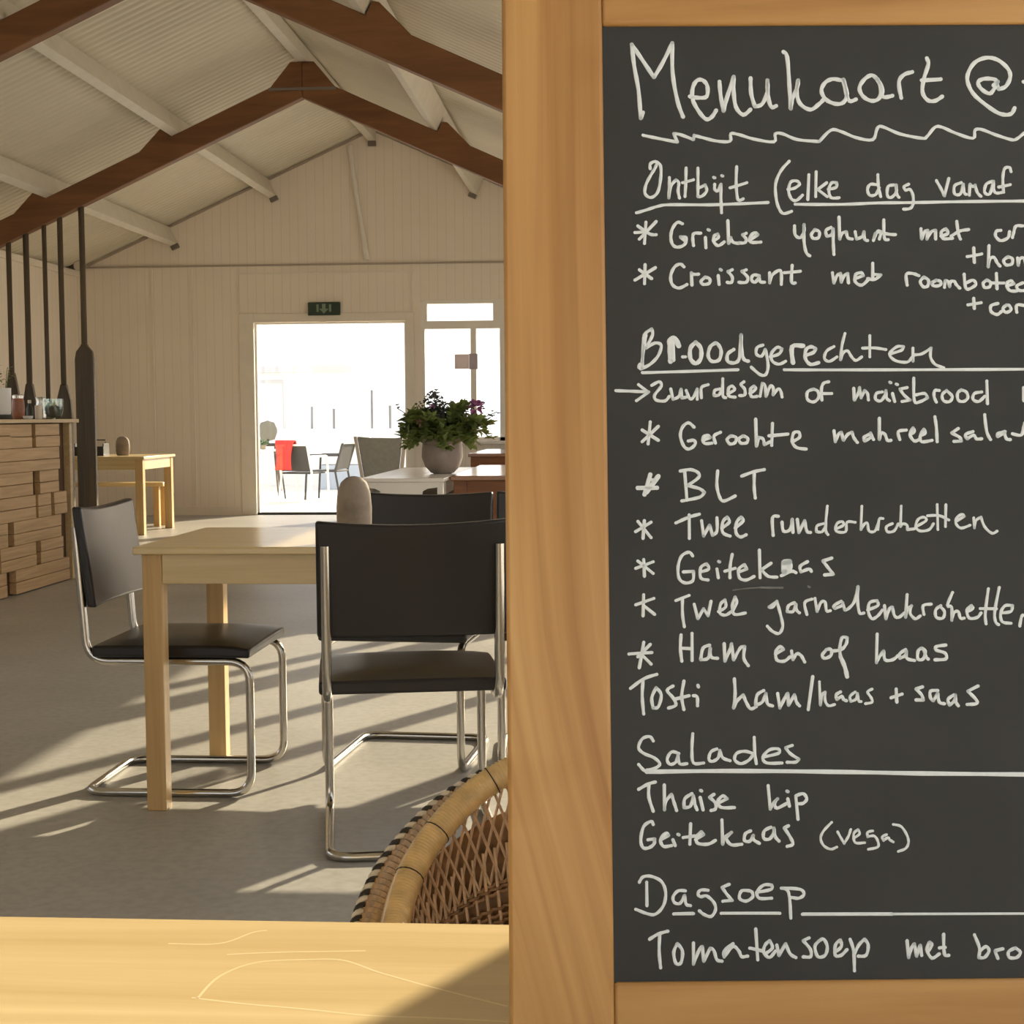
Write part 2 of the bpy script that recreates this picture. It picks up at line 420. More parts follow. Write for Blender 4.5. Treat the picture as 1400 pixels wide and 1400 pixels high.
M['silver'] = plain('silver_metal', (0.6, 0.58, 0.54), 0.25, metal=0.9)
M['exit_green'] = plain('dark_green_sign', (0.016, 0.040, 0.020), 0.4)
M['exit_mark'] = plain('pale_green_mark', (0.20, 0.27, 0.19), 0.5)
M['grey_plastic'] = plain('grey_plastic', (0.35, 0.31, 0.27), 0.5)
M['notice_pink'] = plain('pale_pink_paper', (0.82, 0.70, 0.71), 0.8)
M['notice_grey'] = plain('grey_paper', (0.46, 0.40, 0.44), 0.8)
M['paving'] = plain('pale_sandy_paving', (0.74, 0.70, 0.62), 0.8, var=0.06, scale=0.8)
M['render'] = plain('white_render', (0.82, 0.82, 0.80), 0.8, var=0.02, scale=0.5)
M['grey_line'] = plain('pale_grey_paint', (0.55, 0.55, 0.56), 0.7)
M['fence'] = plain('grey_fence_post', (0.24, 0.24, 0.25), 0.7)
M['blue_grey'] = plain('blue_grey_planter', (0.42, 0.48, 0.56), 0.7)
M['alu'] = plain('white_aluminium', (0.80, 0.80, 0.78), 0.35)
M['dark_mesh'] = plain('dark_grey_mesh', (0.035, 0.035, 0.033), 0.7)
M['mid_mesh'] = plain('olive_grey_wicker', (0.20, 0.19, 0.15), 0.7)
M['red_cloth'] = plain('red_cloth', (0.55, 0.035, 0.03), 0.8, var=0.15, scale=12)
M['dark_metal'] = plain('dark_metal', (0.06, 0.06, 0.06), 0.5, metal=0.5)
M['green_sprig'] = plain('green_table_sprig', (0.16, 0.24, 0.12), 0.7)


# ================================================================ the room
XL, XR, YB, YF, XC = -6.2, 0.74, 17.13, -4.0, -2.73
RIDGE, PITCHR, EAVE = 4.40, 0.445, 2.85


GB = 2.72                                    # where the gable boarding starts


def roof_z(x):
    return RIDGE - PITCHR * abs(x - XC)


struct('floor', MB().box(XL - 0.15, XR + 0.15, YF - 0.15, YB + 0.15, -0.12, 0.0), M['floor'])
struct('ground', MB().box(-70, 70, -50, 110, -0.20, -0.05), M['paving'])

# gable wall with the terrace door and the window beside it
DX0, DX1, DZ = -4.133, -2.375, 2.22
WX0, WX1, WZ0, WZ1 = -2.20, -1.24, 0.84, 2.45
y0, y1 = YB, YB + 0.15
b = MB()
b.box(XL - 0.15, DX0, y0, y1, 0, GB).box(DX0, DX1, y0, y1, DZ, GB).box(DX1, WX0, y0, y1, 0, GB)
b.box(WX0, WX1, y0, y1, 0, WZ0).box(WX0, WX1, y0, y1, WZ1, GB).box(WX1, XR + 0.15, y0, y1, 0, GB)
b.prism([(XL - 0.15, GB), (XR + 0.15, GB), (XR + 0.15, roof_z(XR + 0.15)), (XC, RIDGE), (XL - 0.15, roof_z(XL - 0.15))], 'y', y0, y1)
struct('wall_back', b, M['wall_boards'])
b = MB().box(XL - 0.15, XL, YF, YB, 0, 0.95).box(XL - 0.15, XL, YF, YB, 2.30, EAVE - 0.01)
for a, c in ((YF, 3.0), (11.6, YB)):
    b.box(XL - 0.15, XL, a, c, 0.95, 2.30)
struct('wall_left', b, M['wall_boards_y'])
wn = thing('window_6', None, None, (XL - 0.07, 7.3, 0)); wn['kind'] = 'structure'  # unseen window, added to bring sky light onto ceiling and gable
f = MB().box(-0.03, 0.03, -4.3, 4.3, 0.95, 1.0).box(-0.03, 0.03, -4.3, 4.3, 2.25, 2.30)
for y in (-4.275, -2.15, 0, 2.15, 4.275):
    f.box(-0.03, 0.03, y - 0.025, y + 0.025, 1.0, 2.25)
f.build('frame', M['white_frame'], wn)
MB().box(-0.003, 0.003, -4.25, 4.25, 1.0, 2.25).build('pane', M['glass'], wn)

# right-hand wall: long window band that lets the low sun in
HEAD = 2.27
OPEN = [(-3.6, 0.9, 0.35, HEAD), (2.45, 10.15, 0.35, HEAD), (10.34, 15.6, 0.35, HEAD)]  # first opening, behind the camera, is added for bounced light
b = MB()
b.box(XR, XR + 0.15, YF, YB, 0, 0.35).box(XR, XR + 0.15, YF, YB, HEAD, EAVE - 0.01)
for a, c in ((YF, -3.6), (0.9, 2.45), (10.15, 10.34), (15.6, YB)):
    b.box(XR, XR + 0.15, a, c, 0.35, HEAD)
struct('wall_right', b, M['wall_boards_y'])
MULL = [[-2.5, -1.4, -0.25], [3.6, 4.7, 5.8, 6.85, 8.2, 9.1], [10.8, 12.0, 13.2, 14.4]]
for i, ((a, c, z0, z1), ml) in enumerate(zip(OPEN, MULL)):
    wn = thing('window_%d' % (i + 2), None, None, (XR + 0.07, (a + c) / 2, 0)); wn['kind'] = 'structure'
    cy = (a + c) / 2
    f = MB().box(-0.03, 0.03, a - cy, c - cy, z0, z0 + 0.06).box(-0.03, 0.03, a - cy, c - cy, z1 - 0.05, z1)
    f.box(-0.03, 0.03, a - cy, a - cy + 0.05, z0, z1).box(-0.03, 0.03, c - cy - 0.05, c - cy, z0, z1)
    f.build('frame', M['white_frame'], wn)
    edges = [a + 0.05] + ml + [c - 0.05]
    for y in ml:
        MB().box(-0.04, 0.04, y - cy - 0.05, y - cy + 0.05, z0 + 0.06, z1 - 0.05).build('mullion', M['white_frame'], wn)
    for p, q in zip(edges[:-1], edges[1:]):
        MB().box(-0.003, 0.003, p - cy, q - cy, z0 + 0.05, z1 - 0.04).build('pane', M['glass'], wn)

# unseen end wall, its glazing added to light the board front
b = MB()
b.box(XL - 0.15, -4.9, YF - 0.15, YF, 0, GB).box(-0.5, XR + 0.15, YF - 0.15, YF, 0, GB).box(-4.9, -0.5, YF - 0.15, YF, 2.6, GB)
b.prism([(XL - 0.15, GB), (XR + 0.15, GB), (XR + 0.15, roof_z(XR + 0.15)), (XC, RIDGE), (XL - 0.15, roof_z(XL - 0.15))], 'y', YF - 0.15, YF)
struct('wall_front', b, M['wall_boards'])
wn = thing('window_5', None, None, (-2.7, YF - 0.07, 0)); wn['kind'] = 'structure'
f = MB().box(-2.2, 2.2, -0.03, 0.03, 0.0, 0.06).box(-2.2, 2.2, -0.03, 0.03, 2.54, 2.6)
for x in (-2.17, -1.1, 0.0, 1.1, 2.17):
    f.box(x - 0.03, x + 0.03, -0.03, 0.03, 0.06, 2.54)
f.build('frame', M['white_frame'], wn)
MB().box(-2.17, 2.17, -0.003, 0.003, 0.06, 2.54).build('pane', M['glass'], wn)

# corrugated roof, ribs running down the slope
b = MB()
PIT, NS = 0.105, 8
ny = int((YB + 0.1 - YF + 0.1) / PIT * NS)
for sgn, xe in ((-1, XL - 0.14), (1, XR + 0.14)):
    vs, fs = [], []
    for k in range(ny + 1):
        y = YF - 0.1 + k * PIT / NS
        dz = (0, 0, 0, 0, 0.009, 0.016, 0.016, 0.009)[k % NS]
        for x in (XC, xe):
            vs.append((x, y, roof_z(x) + dz)); vs.append((x, y, roof_z(x) + 0.05))
    for k in range(ny):
        a, c = 4 * k, 4 * k + 4
        fs.append((a, a + 2, c + 2, c)); fs.append((a + 1, c + 1, c + 3, a + 3)); fs.append((a + 2, a + 3, c + 3, c + 2))
    b.add(vs, fs)
struct('ceiling', b, M['roof'], recalc=False, smooth=60)

# painted ledge shadow line, battens and casing on the gable wall
struct('trim_shadow_line', MB().box(XL + 0.01, XR - 0.01, YB - 0.022, YB, 2.862, 2.882), M['dark_strip'])  # dark strip, the ledge's shadow put into its colour
b = MB()
for xe in (XL + 0.03, XR - 0.03):
    b.prism([(XC, RIDGE - 0.035), (xe, roof_z(xe) - 0.035), (xe, roof_z(xe) - 0.012), (XC, RIDGE - 0.012)], 'y', YB - 0.025, YB - 0.001)
struct('trim_5', b, M['dark_strip'])  # thin dark strip along the roof and gable junction
struct('trim_2', MB().box(XL, XL + 0.05, YF, YB - 0.04, 2.76, 2.83), M['trim'], bevel=0.004)
b = MB().box(DX0 - 0.17, DX0, YB - 0.02, YB, 0, DZ + 0.10).box(DX0, DX1, YB - 0.02, YB, DZ, DZ + 0.10).box(DX1, DX1 + 0.10, YB - 0.02, YB, 0, DZ + 0.10)
struct('trim_3', b, M['trim'], bevel=0.003)
b = MB()
for x in (-5.32, -4.85, -4.31, -2.30):
    b.box(x - 0.012, x + 0.012, YB - 0.012, YB, 0.12 if x < -4.4 else 2.34, 2.84)
b.box(-4.32, -2.28, YB - 0.014, YB, 2.77, 2.79)
struct('trim_4', b, M['trim'])
struct('baseboard_back', MB().box(XL, DX0 - 0.17, YB - 0.015, YB, 0, 0.10), M['trim'])

# door_1: glazed terrace door in a slim frame
d = thing('door_1', None, None, ((DX0 + DX1) / 2, YB + 0.08, 0)); d['kind'] = 'structure'
hw = (DX1 - DX0) / 2
MB().box(-hw, hw, -0.06, 0.06, 0, 0.025).build('threshold', M['dark_metal'], d)
MB().box(-hw, -hw + 0.02, -0.03, 0.03, 0.025, DZ).box(hw - 0.02, hw, -0.03, 0.03, 0.025, DZ).box(-hw + 0.02, hw - 0.02, -0.03, 0.03, DZ - 0.02, DZ).build('frame', M['white_frame'], d)
MB().box(-hw + 0.02, hw - 0.02, -0.004, 0.004, 0.025, DZ - 0.02).build('pane', M['glass'], d)

# window_1: transom over a two-light window
wn = thing('window_1', None, None, ((WX0 + WX1) / 2, YB + 0.05, 0)); wn['kind'] = 'structure'
cx = (WX0 + WX1) / 2
f = MB()
f.box(WX0 - cx + 0.001, WX1 - cx - 0.001, -0.045, 0.045, 2.41, WZ1 - 0.001).box(WX0 - cx + 0.001, WX1 - cx - 0.001, -0.047, 0.05, 2.125, 2.215)
f.box(WX0 - cx, WX0 - cx + 0.045, -0.05, 0.05, WZ0, 2.41).box(WX1 - cx - 0.055, WX1 - cx, -0.05, 0.05, WZ0, 2.41)
f.box(WX0 - cx + 0.045, WX0 - cx + 0.075, -0.04, 0.04, 2.215, 2.41).box(-1.37 - cx, WX1 - cx - 0.055, -0.04, 0.04, 2.215, 2.41)
f.box(WX0 - cx, WX1 - cx, -0.05, 0.05, WZ0, WZ0 + 0.045)
f.build('frame', M['white_frame'], wn)
MB().box(-1.63 - cx, -1.565 - cx, -0.04, 0.04, WZ0 + 0.045, 2.125).build('mullion', M['white_frame'], wn)
MB().box(WX0 - cx + 0.075, -1.37 - cx, -0.003, 0.003, 2.215, 2.41).build('pane', M['glass'], wn)
MB().box(WX0 - cx + 0.045, -1.63 - cx, -0.003, 0.003, WZ0 + 0.045, 2.125).build('pane', M['glass'], wn)
MB().box(-1.565 - cx, WX1 - cx - 0.055, -0.003, 0.003, WZ0 + 0.045, 2.125).build('pane', M['glass'], wn)
MB().box(WX0 - cx - 0.05, WX1 - cx + 0.05, -0.16, -0.05, WZ0 - 0.03, WZ0 + 0.005).build('sill', M['white_frame'], wn, bevel=0.004)


# ================================================================ roof timbers
PD = (1.15, 2.31)
LOW, LS = 3.94, 0.452
for Y, lab in ((9.48, 'brown roof truss nearest, both rafters leaving at the top edge of the photo'),
               (13.32, 'brown roof truss whose peak shows, the dark oars hang below its left rafter')):
    t = thing('roof_truss', lab, 'roof truss', (XC, Y, 0), 0, 'brown timber roof trusses')
    for sg in (-1, 1):
        top = lambda d_: LOW + 0.22 - LS * d_
        up = [(0, LOW + 0.31), (0.105, LOW + 0.31), (0.29, top(0.29))]
        for dp in PD:
            up += [(dp + 0.045, top(dp + 0.045)), (dp + 0.085, top(dp + 0.045) + 0.085), (dp + 0.13, top(dp + 0.045) + 0.078), (dp + 0.33, top(dp + 0.33))]
        up += [(3.468, top(3.468)), (3.468, LOW - LS * 3.468), (0, LOW)]
        MB().prism([(sg * x, z) for x, z in up], 'y', -0.055, 0.055).build('rafter', M['truss'], t, bevel=0.008)
    MB().prism([(-0.30, LOW + 0.06), (0.30, LOW + 0.06), (0.30, LOW + 0.085), (-0.30, LOW + 0.085)], 'y', -0.063, -0.056).build('tie_plate', M['gusset'], t)
for dx, lab in ((-2.31, 'pale roof beam lowest on the left slope, nearest the left wall'),
                (-1.15, 'pale roof beam halfway up the left slope, between ridge and left wall'),
                (0.0, 'pale ridge beam resting on the peak of the brown trusses'),
                (1.15, 'pale roof beam halfway down the right slope beside the menu board')):
    p = thing('purlin', lab, 'roof beam', (XC + dx, 0, 0), 0, 'pale roof purlins')
    if dx:
        an = math.atan(LS) * (1 if dx < 0 else -1)
        zt_ = LOW + 0.22 - LS * abs(dx)
        Mx = Matrix.Translation((0, 0, zt_ + 0.002)) @ Matrix.Rotation(-an, 4, 'Y')
        MB().obox(Mx, -0.04, 0.04, YF, YB - 0.001, 0.0, 0.205).build('beam', M['purlin'], p, bevel=0.004)
        MB().obox(Mx, -0.045, 0.045, YB - 0.05, YB - 0.002, -0.05, -0.001).build('bracket', M['gusset'], p)
    else:
        MB().box(-0.045, 0.045, YF, YB - 0.001, LOW + 0.312, RIDGE - 0.03).build('beam', M['purlin'], p, bevel=0.004)
        MB().box(-0.045, 0.045, YB - 0.05, YB - 0.002, LOW + 0.255, LOW + 0.311).build('bracket', M['gusset'], p)
MB_ = MB().tube([(-2.985, YB - 0.03, 4.20), (-2.93, YB - 0.03, 3.75), (-2.80, YB - 0.045, 2.91)], 0.028, 8)
tag(MB_.build('conduit_pipe', M['white_frame'], smooth=40), 'thin pale pipe slanting down the gable wall from the ridge', 'pipe')

# small lamp in the corner above the bar
l = thing('spotlight', 'small silver spotlight high in the back left corner beside the oars', 'lamp', (-6.08, 16.9, 2.86))
MB().box(-0.115, -0.06, -0.03, 0.03, -0.03, 0.03).tube([(-0.07, 0, 0), (0.0, 0, 0.03)], 0.012, 8).build('wall_arm', M['gusset'], l, smooth=40)
MB().tube([(0, 0.05, 0.05), (0.01, -0.02, 0.03), (0.02, -0.09, 0.0)], [0.035, 0.05, 0.06], 14).build('lamp_head', M['silver'], l, smooth=40)

# exit sign
e = thing('exit_sign', 'dark green exit sign mounted on the wall above the terrace door', 'sign', (-3.305, YB, 2.365))
MB().box(-0.185, 0.185, -0.05, 0.0, -0.075, 0.075).build('sign_box', M['exit_green'], e, bevel=0.006)
g = MB()
g.prism([(-0.02, 0.055), (0.02, 0.055), (0.02, 0.0), (0.055, 0.0), (0.0, -0.055), (-0.055, 0.0), (-0.02, 0.0)], 'y', -0.054, -0.0505)
g.box(-0.085, -0.06, -0.054, -0.0505, -0.035, 0.05).box(0.06, 0.085, -0.054, -0.0505, -0.035, 0.05)
g.build('pictogram', M['exit_mark'], e)
MB().box(-0.05, 0.02, -0.03, 0, -0.15, -0.085).build('door_contact', M['trim'], e)

# ================================================================ oars behind the bar
OARS = [(-5.447, 0.024, 1.55, 0.07, 0.35, 'dark wooden oar furthest left, behind the white vase on the bar'),
        (-5.285, 0.027, 1.45, 0.075, 0.4, 'dark wooden oar second from the left, behind the reddish jar'),
        (-5.115, 0.021, 1.22, 0.05, 0.15, 'dark wooden oar in the middle, with the thinnest shaft'),
        (-4.968, 0.025, 1.44, 0.075, 0.30, 'dark wooden oar behind the glass bowl at the end of the bar'),
        (-4.768, 0.027, 1.80, 0.086, 0.14, 'dark wooden oar with the wide blade, standing free beyond the bar')]
for x, r, zb, hw, ts, lab in OARS:
    ztop = LOW - LS * abs(x - XC) + 0.02
    o = thing('oar', lab, 'oar', (x, 13.32, 0), 0, 'dark oars hung under the truss')
    MB().tube([(0, 0, zb - 0.02), (0, 0, zb + 0.6), (0, 0, ztop)], [r, r * 0.95, r], 12).build('shaft', M['oar'], o, smooth=40)
    poly = [(-hw * 0.9, 0.0), (hw * 0.9, 0.0), (hw, 0.1), (hw, zb - ts), (hw * 0.85, zb - ts * 0.5), (r + 0.005, zb - 0.02), (r, zb),
            (-r, zb), (-r - 0.005, zb - 0.02), (-hw * 0.85, zb - ts * 0.5), (-hw, zb - ts), (-hw, 0.1)]
    MB().prism(poly, 'y', -0.03, 0.03).build('blade', M['oar'], o, bevel=0.012, bseg=3)

# ================================================================ bar counter
c = thing('bar_counter', 'wooden bar counter clad in staggered planks with a thin pale top', 'counter', (-3.8, 8.4, 0))
cy = 8.4
MB().box(-0.60, -0.045, 6.4 - cy, 10.268 - cy, 0, 1.096).build('carcass', M['carcass'], c)
MB().box(-0.64, 0.03, 6.36 - cy, 10.385 - cy, 1.097, 1.122).build('countertop', M['counter_top'], c, bevel=0.004)
MB().box(-0.60, 0.0, 10.27 - cy, 10.325 - cy, 0, 1.096).build('end_panel', M['counter_top'], c, bevel=0.003)
GAPS = {0: [(9.607, 9.66)], 1: [], 2: [(9.607, 9.72)], 3: [(9.62, 9.67), (9.90, 9.955)], 4: [(9.134, 9.26)], 5: [(9.62, 9.70)], 6: [(9.134, 9.265)]}
ENDS = [10.09, 10.06, 10.06, 10.19, 10.08, 10.11, 10.21]
rnd = random.Random(3)
pk = MB()
RH = 1.085 / 7
for k in range(7):
    ztop = 1.09 - k * RH
    cuts = [6.42]
    while cuts[-1] < 8.7:
        cuts.append(cuts[-1] + rnd.uniform(0.35, 0.8))
    segs = [(p, q - rnd.choice((0.0, 0.0, 0.06))) for p, q in zip(cuts[:-1], cuts[1:])]
    last = cuts[-1]
    for g0, g1 in GAPS[k]:
        segs.append((last, g0)); last = g1
    segs.append((last, ENDS[k]))
    for p, q in segs:
        pr = rnd.uniform(-0.006, 0.006)
        hh = rnd.uniform(0.45, 0.55) * RH
        for za, zb2, pp in ((ztop - hh + 0.0015, ztop, pr), (ztop - RH + 0.002, ztop - hh - 0.0015, pr + rnd.uniform(-0.003, 0.003))):
            pk.box(-0.045, pp, p - cy, q - cy - 0.002, za, zb2)
pk.build('plank_cladding', M['plank'], c, bevel=0.002, bseg=1)

# things standing on the bar
ZC = 1.122


def on_bar(x, y):
    return (x, y, ZC)


v = thing('flower_vase', 'white cylindrical vase with a green sprig at the left end of the bar', 'vase', on_bar(-4.0, 9.62))
MB().lathe([(0.05, 0.0), (0.056, 0.008), (0.056, 0.03), (0.052, 0.032)], 24).build('saucer', M['dark_saucer'], v, smooth=40)
MB().lathe([(0.046, 0.032), (0.05, 0.04), (0.054, 0.205), (0.048, 0.205), (0.045, 0.06), (0.0, 0.055)], 24).build('body', M['white_ceramic'], v, smooth=40)
sp = MB()
rnd = random.Random(11)
for k in range(7):
    a = rnd.uniform(0, 2 * PI); tip = Vector((0.05 * math.cos(a), 0.05 * math.sin(a), rnd.uniform(0.27, 0.36)))
    sp.tube(spline([(0.01 * math.cos(a), 0.01 * math.sin(a), 0.10), tip * 0.8 + Vector((0, 0, 0.05)), tip], 4), 0.0022, 5)
    for j in range(6):
        q = tip * (0.72 + 0.05 * j) + Vector((rnd.uniform(-.025, .025), rnd.uniform(-.025, .025), 0.02))
        u = Vector((rnd.uniform(-1, 1), rnd.uniform(-1, 1), rnd.uniform(-.3, .6))).normalized() * 0.02; ww = u.cross(Vector((0, 0, 1))).normalized() * 0.008
        sp.add([q - u, q + ww, q + u, q - ww], [(0, 1, 2, 3)])
sp.build('sprig', M['leaf'], v, recalc=False)
j = thing('jar', 'squat reddish jar with a pale lid beside the white vase on the bar', 'jar', on_bar(-4.0, 9.87))
MB().lathe([(0.030, 0), (0.040, 0.012), (0.043, 0.07), (0.040, 0.125), (0.033, 0.14)], 22).build('body', M['red_clay'], j, smooth=40)
MB().lathe([(0.036, 0.1405), (0.037, 0.16), (0.03, 0.166), (0.0, 0.167)], 22).build('lid', M['silver'], j, smooth=40)
tag(MB().lathe([(0.022, 0), (0.03, 0.006), (0.034, 0.022), (0.03, 0.022), (0.0, 0.012)], 18).build('dish', M['white_ceramic'], smooth=40, loc=on_bar(-3.90, 9.785)),
    'tiny pale dish in front of the reddish jar on the bar', 'dish')
bt = thing('bottle', 'small dark bottle between the reddish jar and the candle on the bar', 'bottle', on_bar(-4.02, 10.12))
MB().lathe([(0.020, 0), (0.022, 0.004), (0.022, 0.075), (0.010, 0.095), (0.009, 0.11)], 16).build('body', M['dark_saucer'], bt, smooth=40)
MB().lathe([(0.012, 0.1102), (0.012, 0.132), (0.0, 0.133)], 14).build('cap', M['candle'], bt, smooth=40)
cd = thing('candle', 'short cream candle standing in front of the silver jug on the bar', 'candle', on_bar(-3.90, 9.972))
MB().lathe([(0.023, 0), (0.024, 0.003), (0.024, 0.092), (0.021, 0.095), (0.0, 0.093)], 20).build('wax', M['candle'], cd, smooth=40)
MB().tube([(0, 0, 0.092), (0.001, 0, 0.106)], 0.0012, 6).build('wick', M['dark_metal'], cd)
jg = thing('jug', 'little silver jug behind the cream candle on the bar', 'jug', on_bar(-4.0, 10.27))
MB().lathe([(0.025, 0), (0.034, 0.01), (0.036, 0.08), (0.028, 0.12), (0.034, 0.155), (0.030, 0.155), (0.022, 0.12), (0.0, 0.1)], 20).build('body', M['silver'], jg, smooth=40)
MB().tube(fillet([(0.03, 0, 0.13), (0.065, 0, 0.12), (0.06, 0, 0.05), (0.034, 0, 0.04)], 0.02), 0.004, 8).build('handle', M['silver'], jg, smooth=40)
gb = thing('glass_bowl', 'glass bowl with a dark filling at the right end of the bar', 'bowl', on_bar(-3.86, 10.15))
MB().lathe([(0.035, 0), (0.05, 0.012), (0.064, 0.06), (0.064, 0.14), (0.061, 0.14), (0.061, 0.06), (0.047, 0.016), (0.0, 0.008)], 28).build('bowl', M['bowl_glass'], gb, smooth=40)
MB().lathe([(0.03, 0.012), (0.045, 0.018), (0.0595, 0.06), (0.0595, 0.085), (0.03, 0.092), (0.0, 0.094)], 24).build('filling', M['dark_fruit'], gb, smooth=40)


# ================================================================ tables
def wood_table(name, label, x0, x1, ya, yb, h, top_t, apron, leg, mat, leg_mat, inset=0.02, cat='table', extra=None, group=None):
    cx, cy = (x0 + x1) / 2, (ya + yb) / 2
    t = thing(name, label, cat, (cx, cy, 0), 0, group)
    hx, hy = (x1 - x0) / 2, (yb - ya) / 2
    top = MB().box(-hx, hx, -hy, hy, h - top_t, h).build('tabletop', mat, t, bevel=0.004)
    ix, iy = hx - inset, hy - inset
    zt = h - top_t
    a = MB()
    a.box(-ix + leg, ix - leg, -iy + 0.006, -iy + 0.026, zt - apron, zt).box(-ix + leg, ix - leg, iy - 0.026, iy - 0.006, zt - apron, zt)
    a.box(-ix + 0.006, -ix + 0.026, -iy + leg, iy - leg, zt - apron, zt).box(ix - 0.026, ix - 0.006, -iy + leg, iy - leg, zt - apron, zt)
    a.build('apron', mat, t, bevel=0.002)
    for sx in (-1, 1):
        for sy in (-1, 1):
            px, py = sx * (ix - leg / 2), sy * (iy - leg / 2)
            MB().box(px - leg / 2, px + leg / 2, py - leg / 2, py + leg / 2, 0, zt).build('leg', leg_mat, t, bevel=0.003)
    return t


near = wood_table('wooden_table', 'pale wooden table in the foreground carrying the menu board', -1.05, 0.66, 0.22, 1.06, 0.75, 0.032, 0.08, 0.062, M['beech'], M['beech_z'])
cafe = wood_table('wooden_table', 'light wooden table with black chairs around it and a stone on top', -1.352, 0.34, 4.118, 4.875, 0.757, 0.022, 0.085, 0.056, M['beech'], M['beech_z'], 0.02)
far = wood_table('wooden_table', 'light wooden table far back by the wall, sunlit, beyond the bar', -5.95, -4.50, 14.12, 15.16, 0.76, 0.028, 0.10, 0.075, M['beech'], M['beech_z'], 0.02)

# ================================================================ black cantilever chairs
HW = 0.217


def cantilever(label, loc, rz):
    t = thing('cantilever_chair', label, 'chair', loc, rz, 'black leather cantilever chairs')
    r = 0.0125
    half = [(-HW, -0.262, 0.80), (-HW, -0.235, 0.405), (-HW, 0.25, 0.405), (-HW, 0.25, r), (-HW, -0.25, r)]
    pts = half + [(HW, p[1], p[2]) for p in half[::-1]]
    MB().tube(fillet(pts, 0.065, 7), r, 12).build('frame', M['chrome'], t, smooth=50)
    # seat pad: slightly crowned
    s = MB()
    nx, ny = 10, 10
    vs = []
    for side in (1, 0):
        for jj in range(ny + 1):
            for ii in range(nx + 1):
                u, w_ = ii / nx * 2 - 1, jj / ny * 2 - 1
                x = u * 0.238; y = 0.02 + w_ * 0.235
                crown = 0.016 * (1 - u ** 4) * (1 - w_ ** 4) - 0.014 * max(0, w_ - 0.6) ** 2 * 4
                vs.append((x, y, 0.452 + crown if side else 0.418 - 0.006 * max(0, w_ - .6)))
    fs = []
    o = (nx + 1) * (ny + 1)
    for jj in range(ny):
        for ii in range(nx):
            a = jj * (nx + 1) + ii
            fs.append((a, a + 1, a + nx + 2, a + nx + 1)); fs.append((o + a, o + a + nx + 1, o + a + nx + 2, o + a + 1))
    rim = [i for i in range(nx + 1)] + [(jj + 1) * (nx + 1) - 1 for jj in range(1, ny + 1)] + [ny * (nx + 1) + i for i in range(nx - 1, -1, -1)] + [jj * (nx + 1) for jj in range(ny - 1, 0, -1)]
    for i in range(len(rim)):
        a, c_ = rim[i], rim[(i + 1) % len(rim)]
        fs.append((a, o + a, o + c_, c_))
    s.add(vs, fs)
    s.build('seat', M['leather'], t, smooth=40, bevel=0.008, bseg=3)
    # back pad: gently hollow sheet of leather in front of the posts
    s = MB(); vs = []; fs = []
    nx, nz = 12, 6
    for side in (0, 1):
        for kk in range(nz + 1):
            for ii in range(nx + 1):
                u = ii / nx * 2 - 1; q = kk / nz
                z = 0.565 + q * 0.285
                y = -0.225 - 0.040 * q - 0.018 * (1 - u * u)
                th = 0.030
                vs.append((u * 0.240, y + (th if side else 0.0), z + (0.012 * (u * u) if kk == nz else 0)))
    o = (nx + 1) * (nz + 1)
    for kk in range(nz):
        for ii in range(nx):
            a = kk * (nx + 1) + ii
            fs.append((a, a + 1, a + nx + 2, a + nx + 1)); fs.append((o + a, o + a + nx + 1, o + a + nx + 2, o + a + 1))
    rim = [i for i in range(nx + 1)] + [(kk + 1) * (nx + 1) - 1 for kk in range(1, nz + 1)] + [nz * (nx + 1) + i for i in range(nx - 1, -1, -1)] + [kk * (nx + 1) for kk in range(nz - 1, 0, -1)]
    for i in range(len(rim)):
        a, c_ = rim[i], rim[(i + 1) % len(rim)]
        fs.append((a, o + a, o + c_, c_))
    s.add(vs, fs)
    s.build('backrest', M['leather'], t, smooth=40, bevel=0.008, bseg=3)
    return t


ch = cantilever('black leather chrome chair at the left end of the table, seen from its side', (-1.318, 4.515, 0), R(-90))
dup(ch, (-0.548, 3.95, 0), R(10.6), 'black leather chrome chair seen from behind, nearest the menu board')
dup(ch, (-0.672, 4.86, 0), R(175), 'black leather chair across the table, its back showing beside the stone')
dup(ch, (-0.15, 4.90, 0), R(183), 'black leather chair mostly hidden behind the menu board, beyond the table')

# standing stones used as table markers
STP = [(0.040, 0), (0.046, 0.006), (0.051, 0.05), (0.052, 0.10), (0.048, 0.145), (0.038, 0.172), (0.022, 0.186), (0.006, 0.190), (0.0, 0.190)]
st = MB().lathe(STP, 26, sx=1.0, sy=0.72).build('stone', M['stone'], smooth=60, loc=(-0.752, 4.30, 0.757))
tag(st, 'upright grey-brown stone on the table with the black chairs', 'stone', 'standing stones on tables')
s2 = st.copy(); COL.objects.link(s2); s2.location = (-4.87, 14.62, 0.76); s2.scale = (1.35, 1.35, 1.0)
tag(s2, 'upright brown stone on the far table by the back wall', 'stone', 'standing stones on tables')

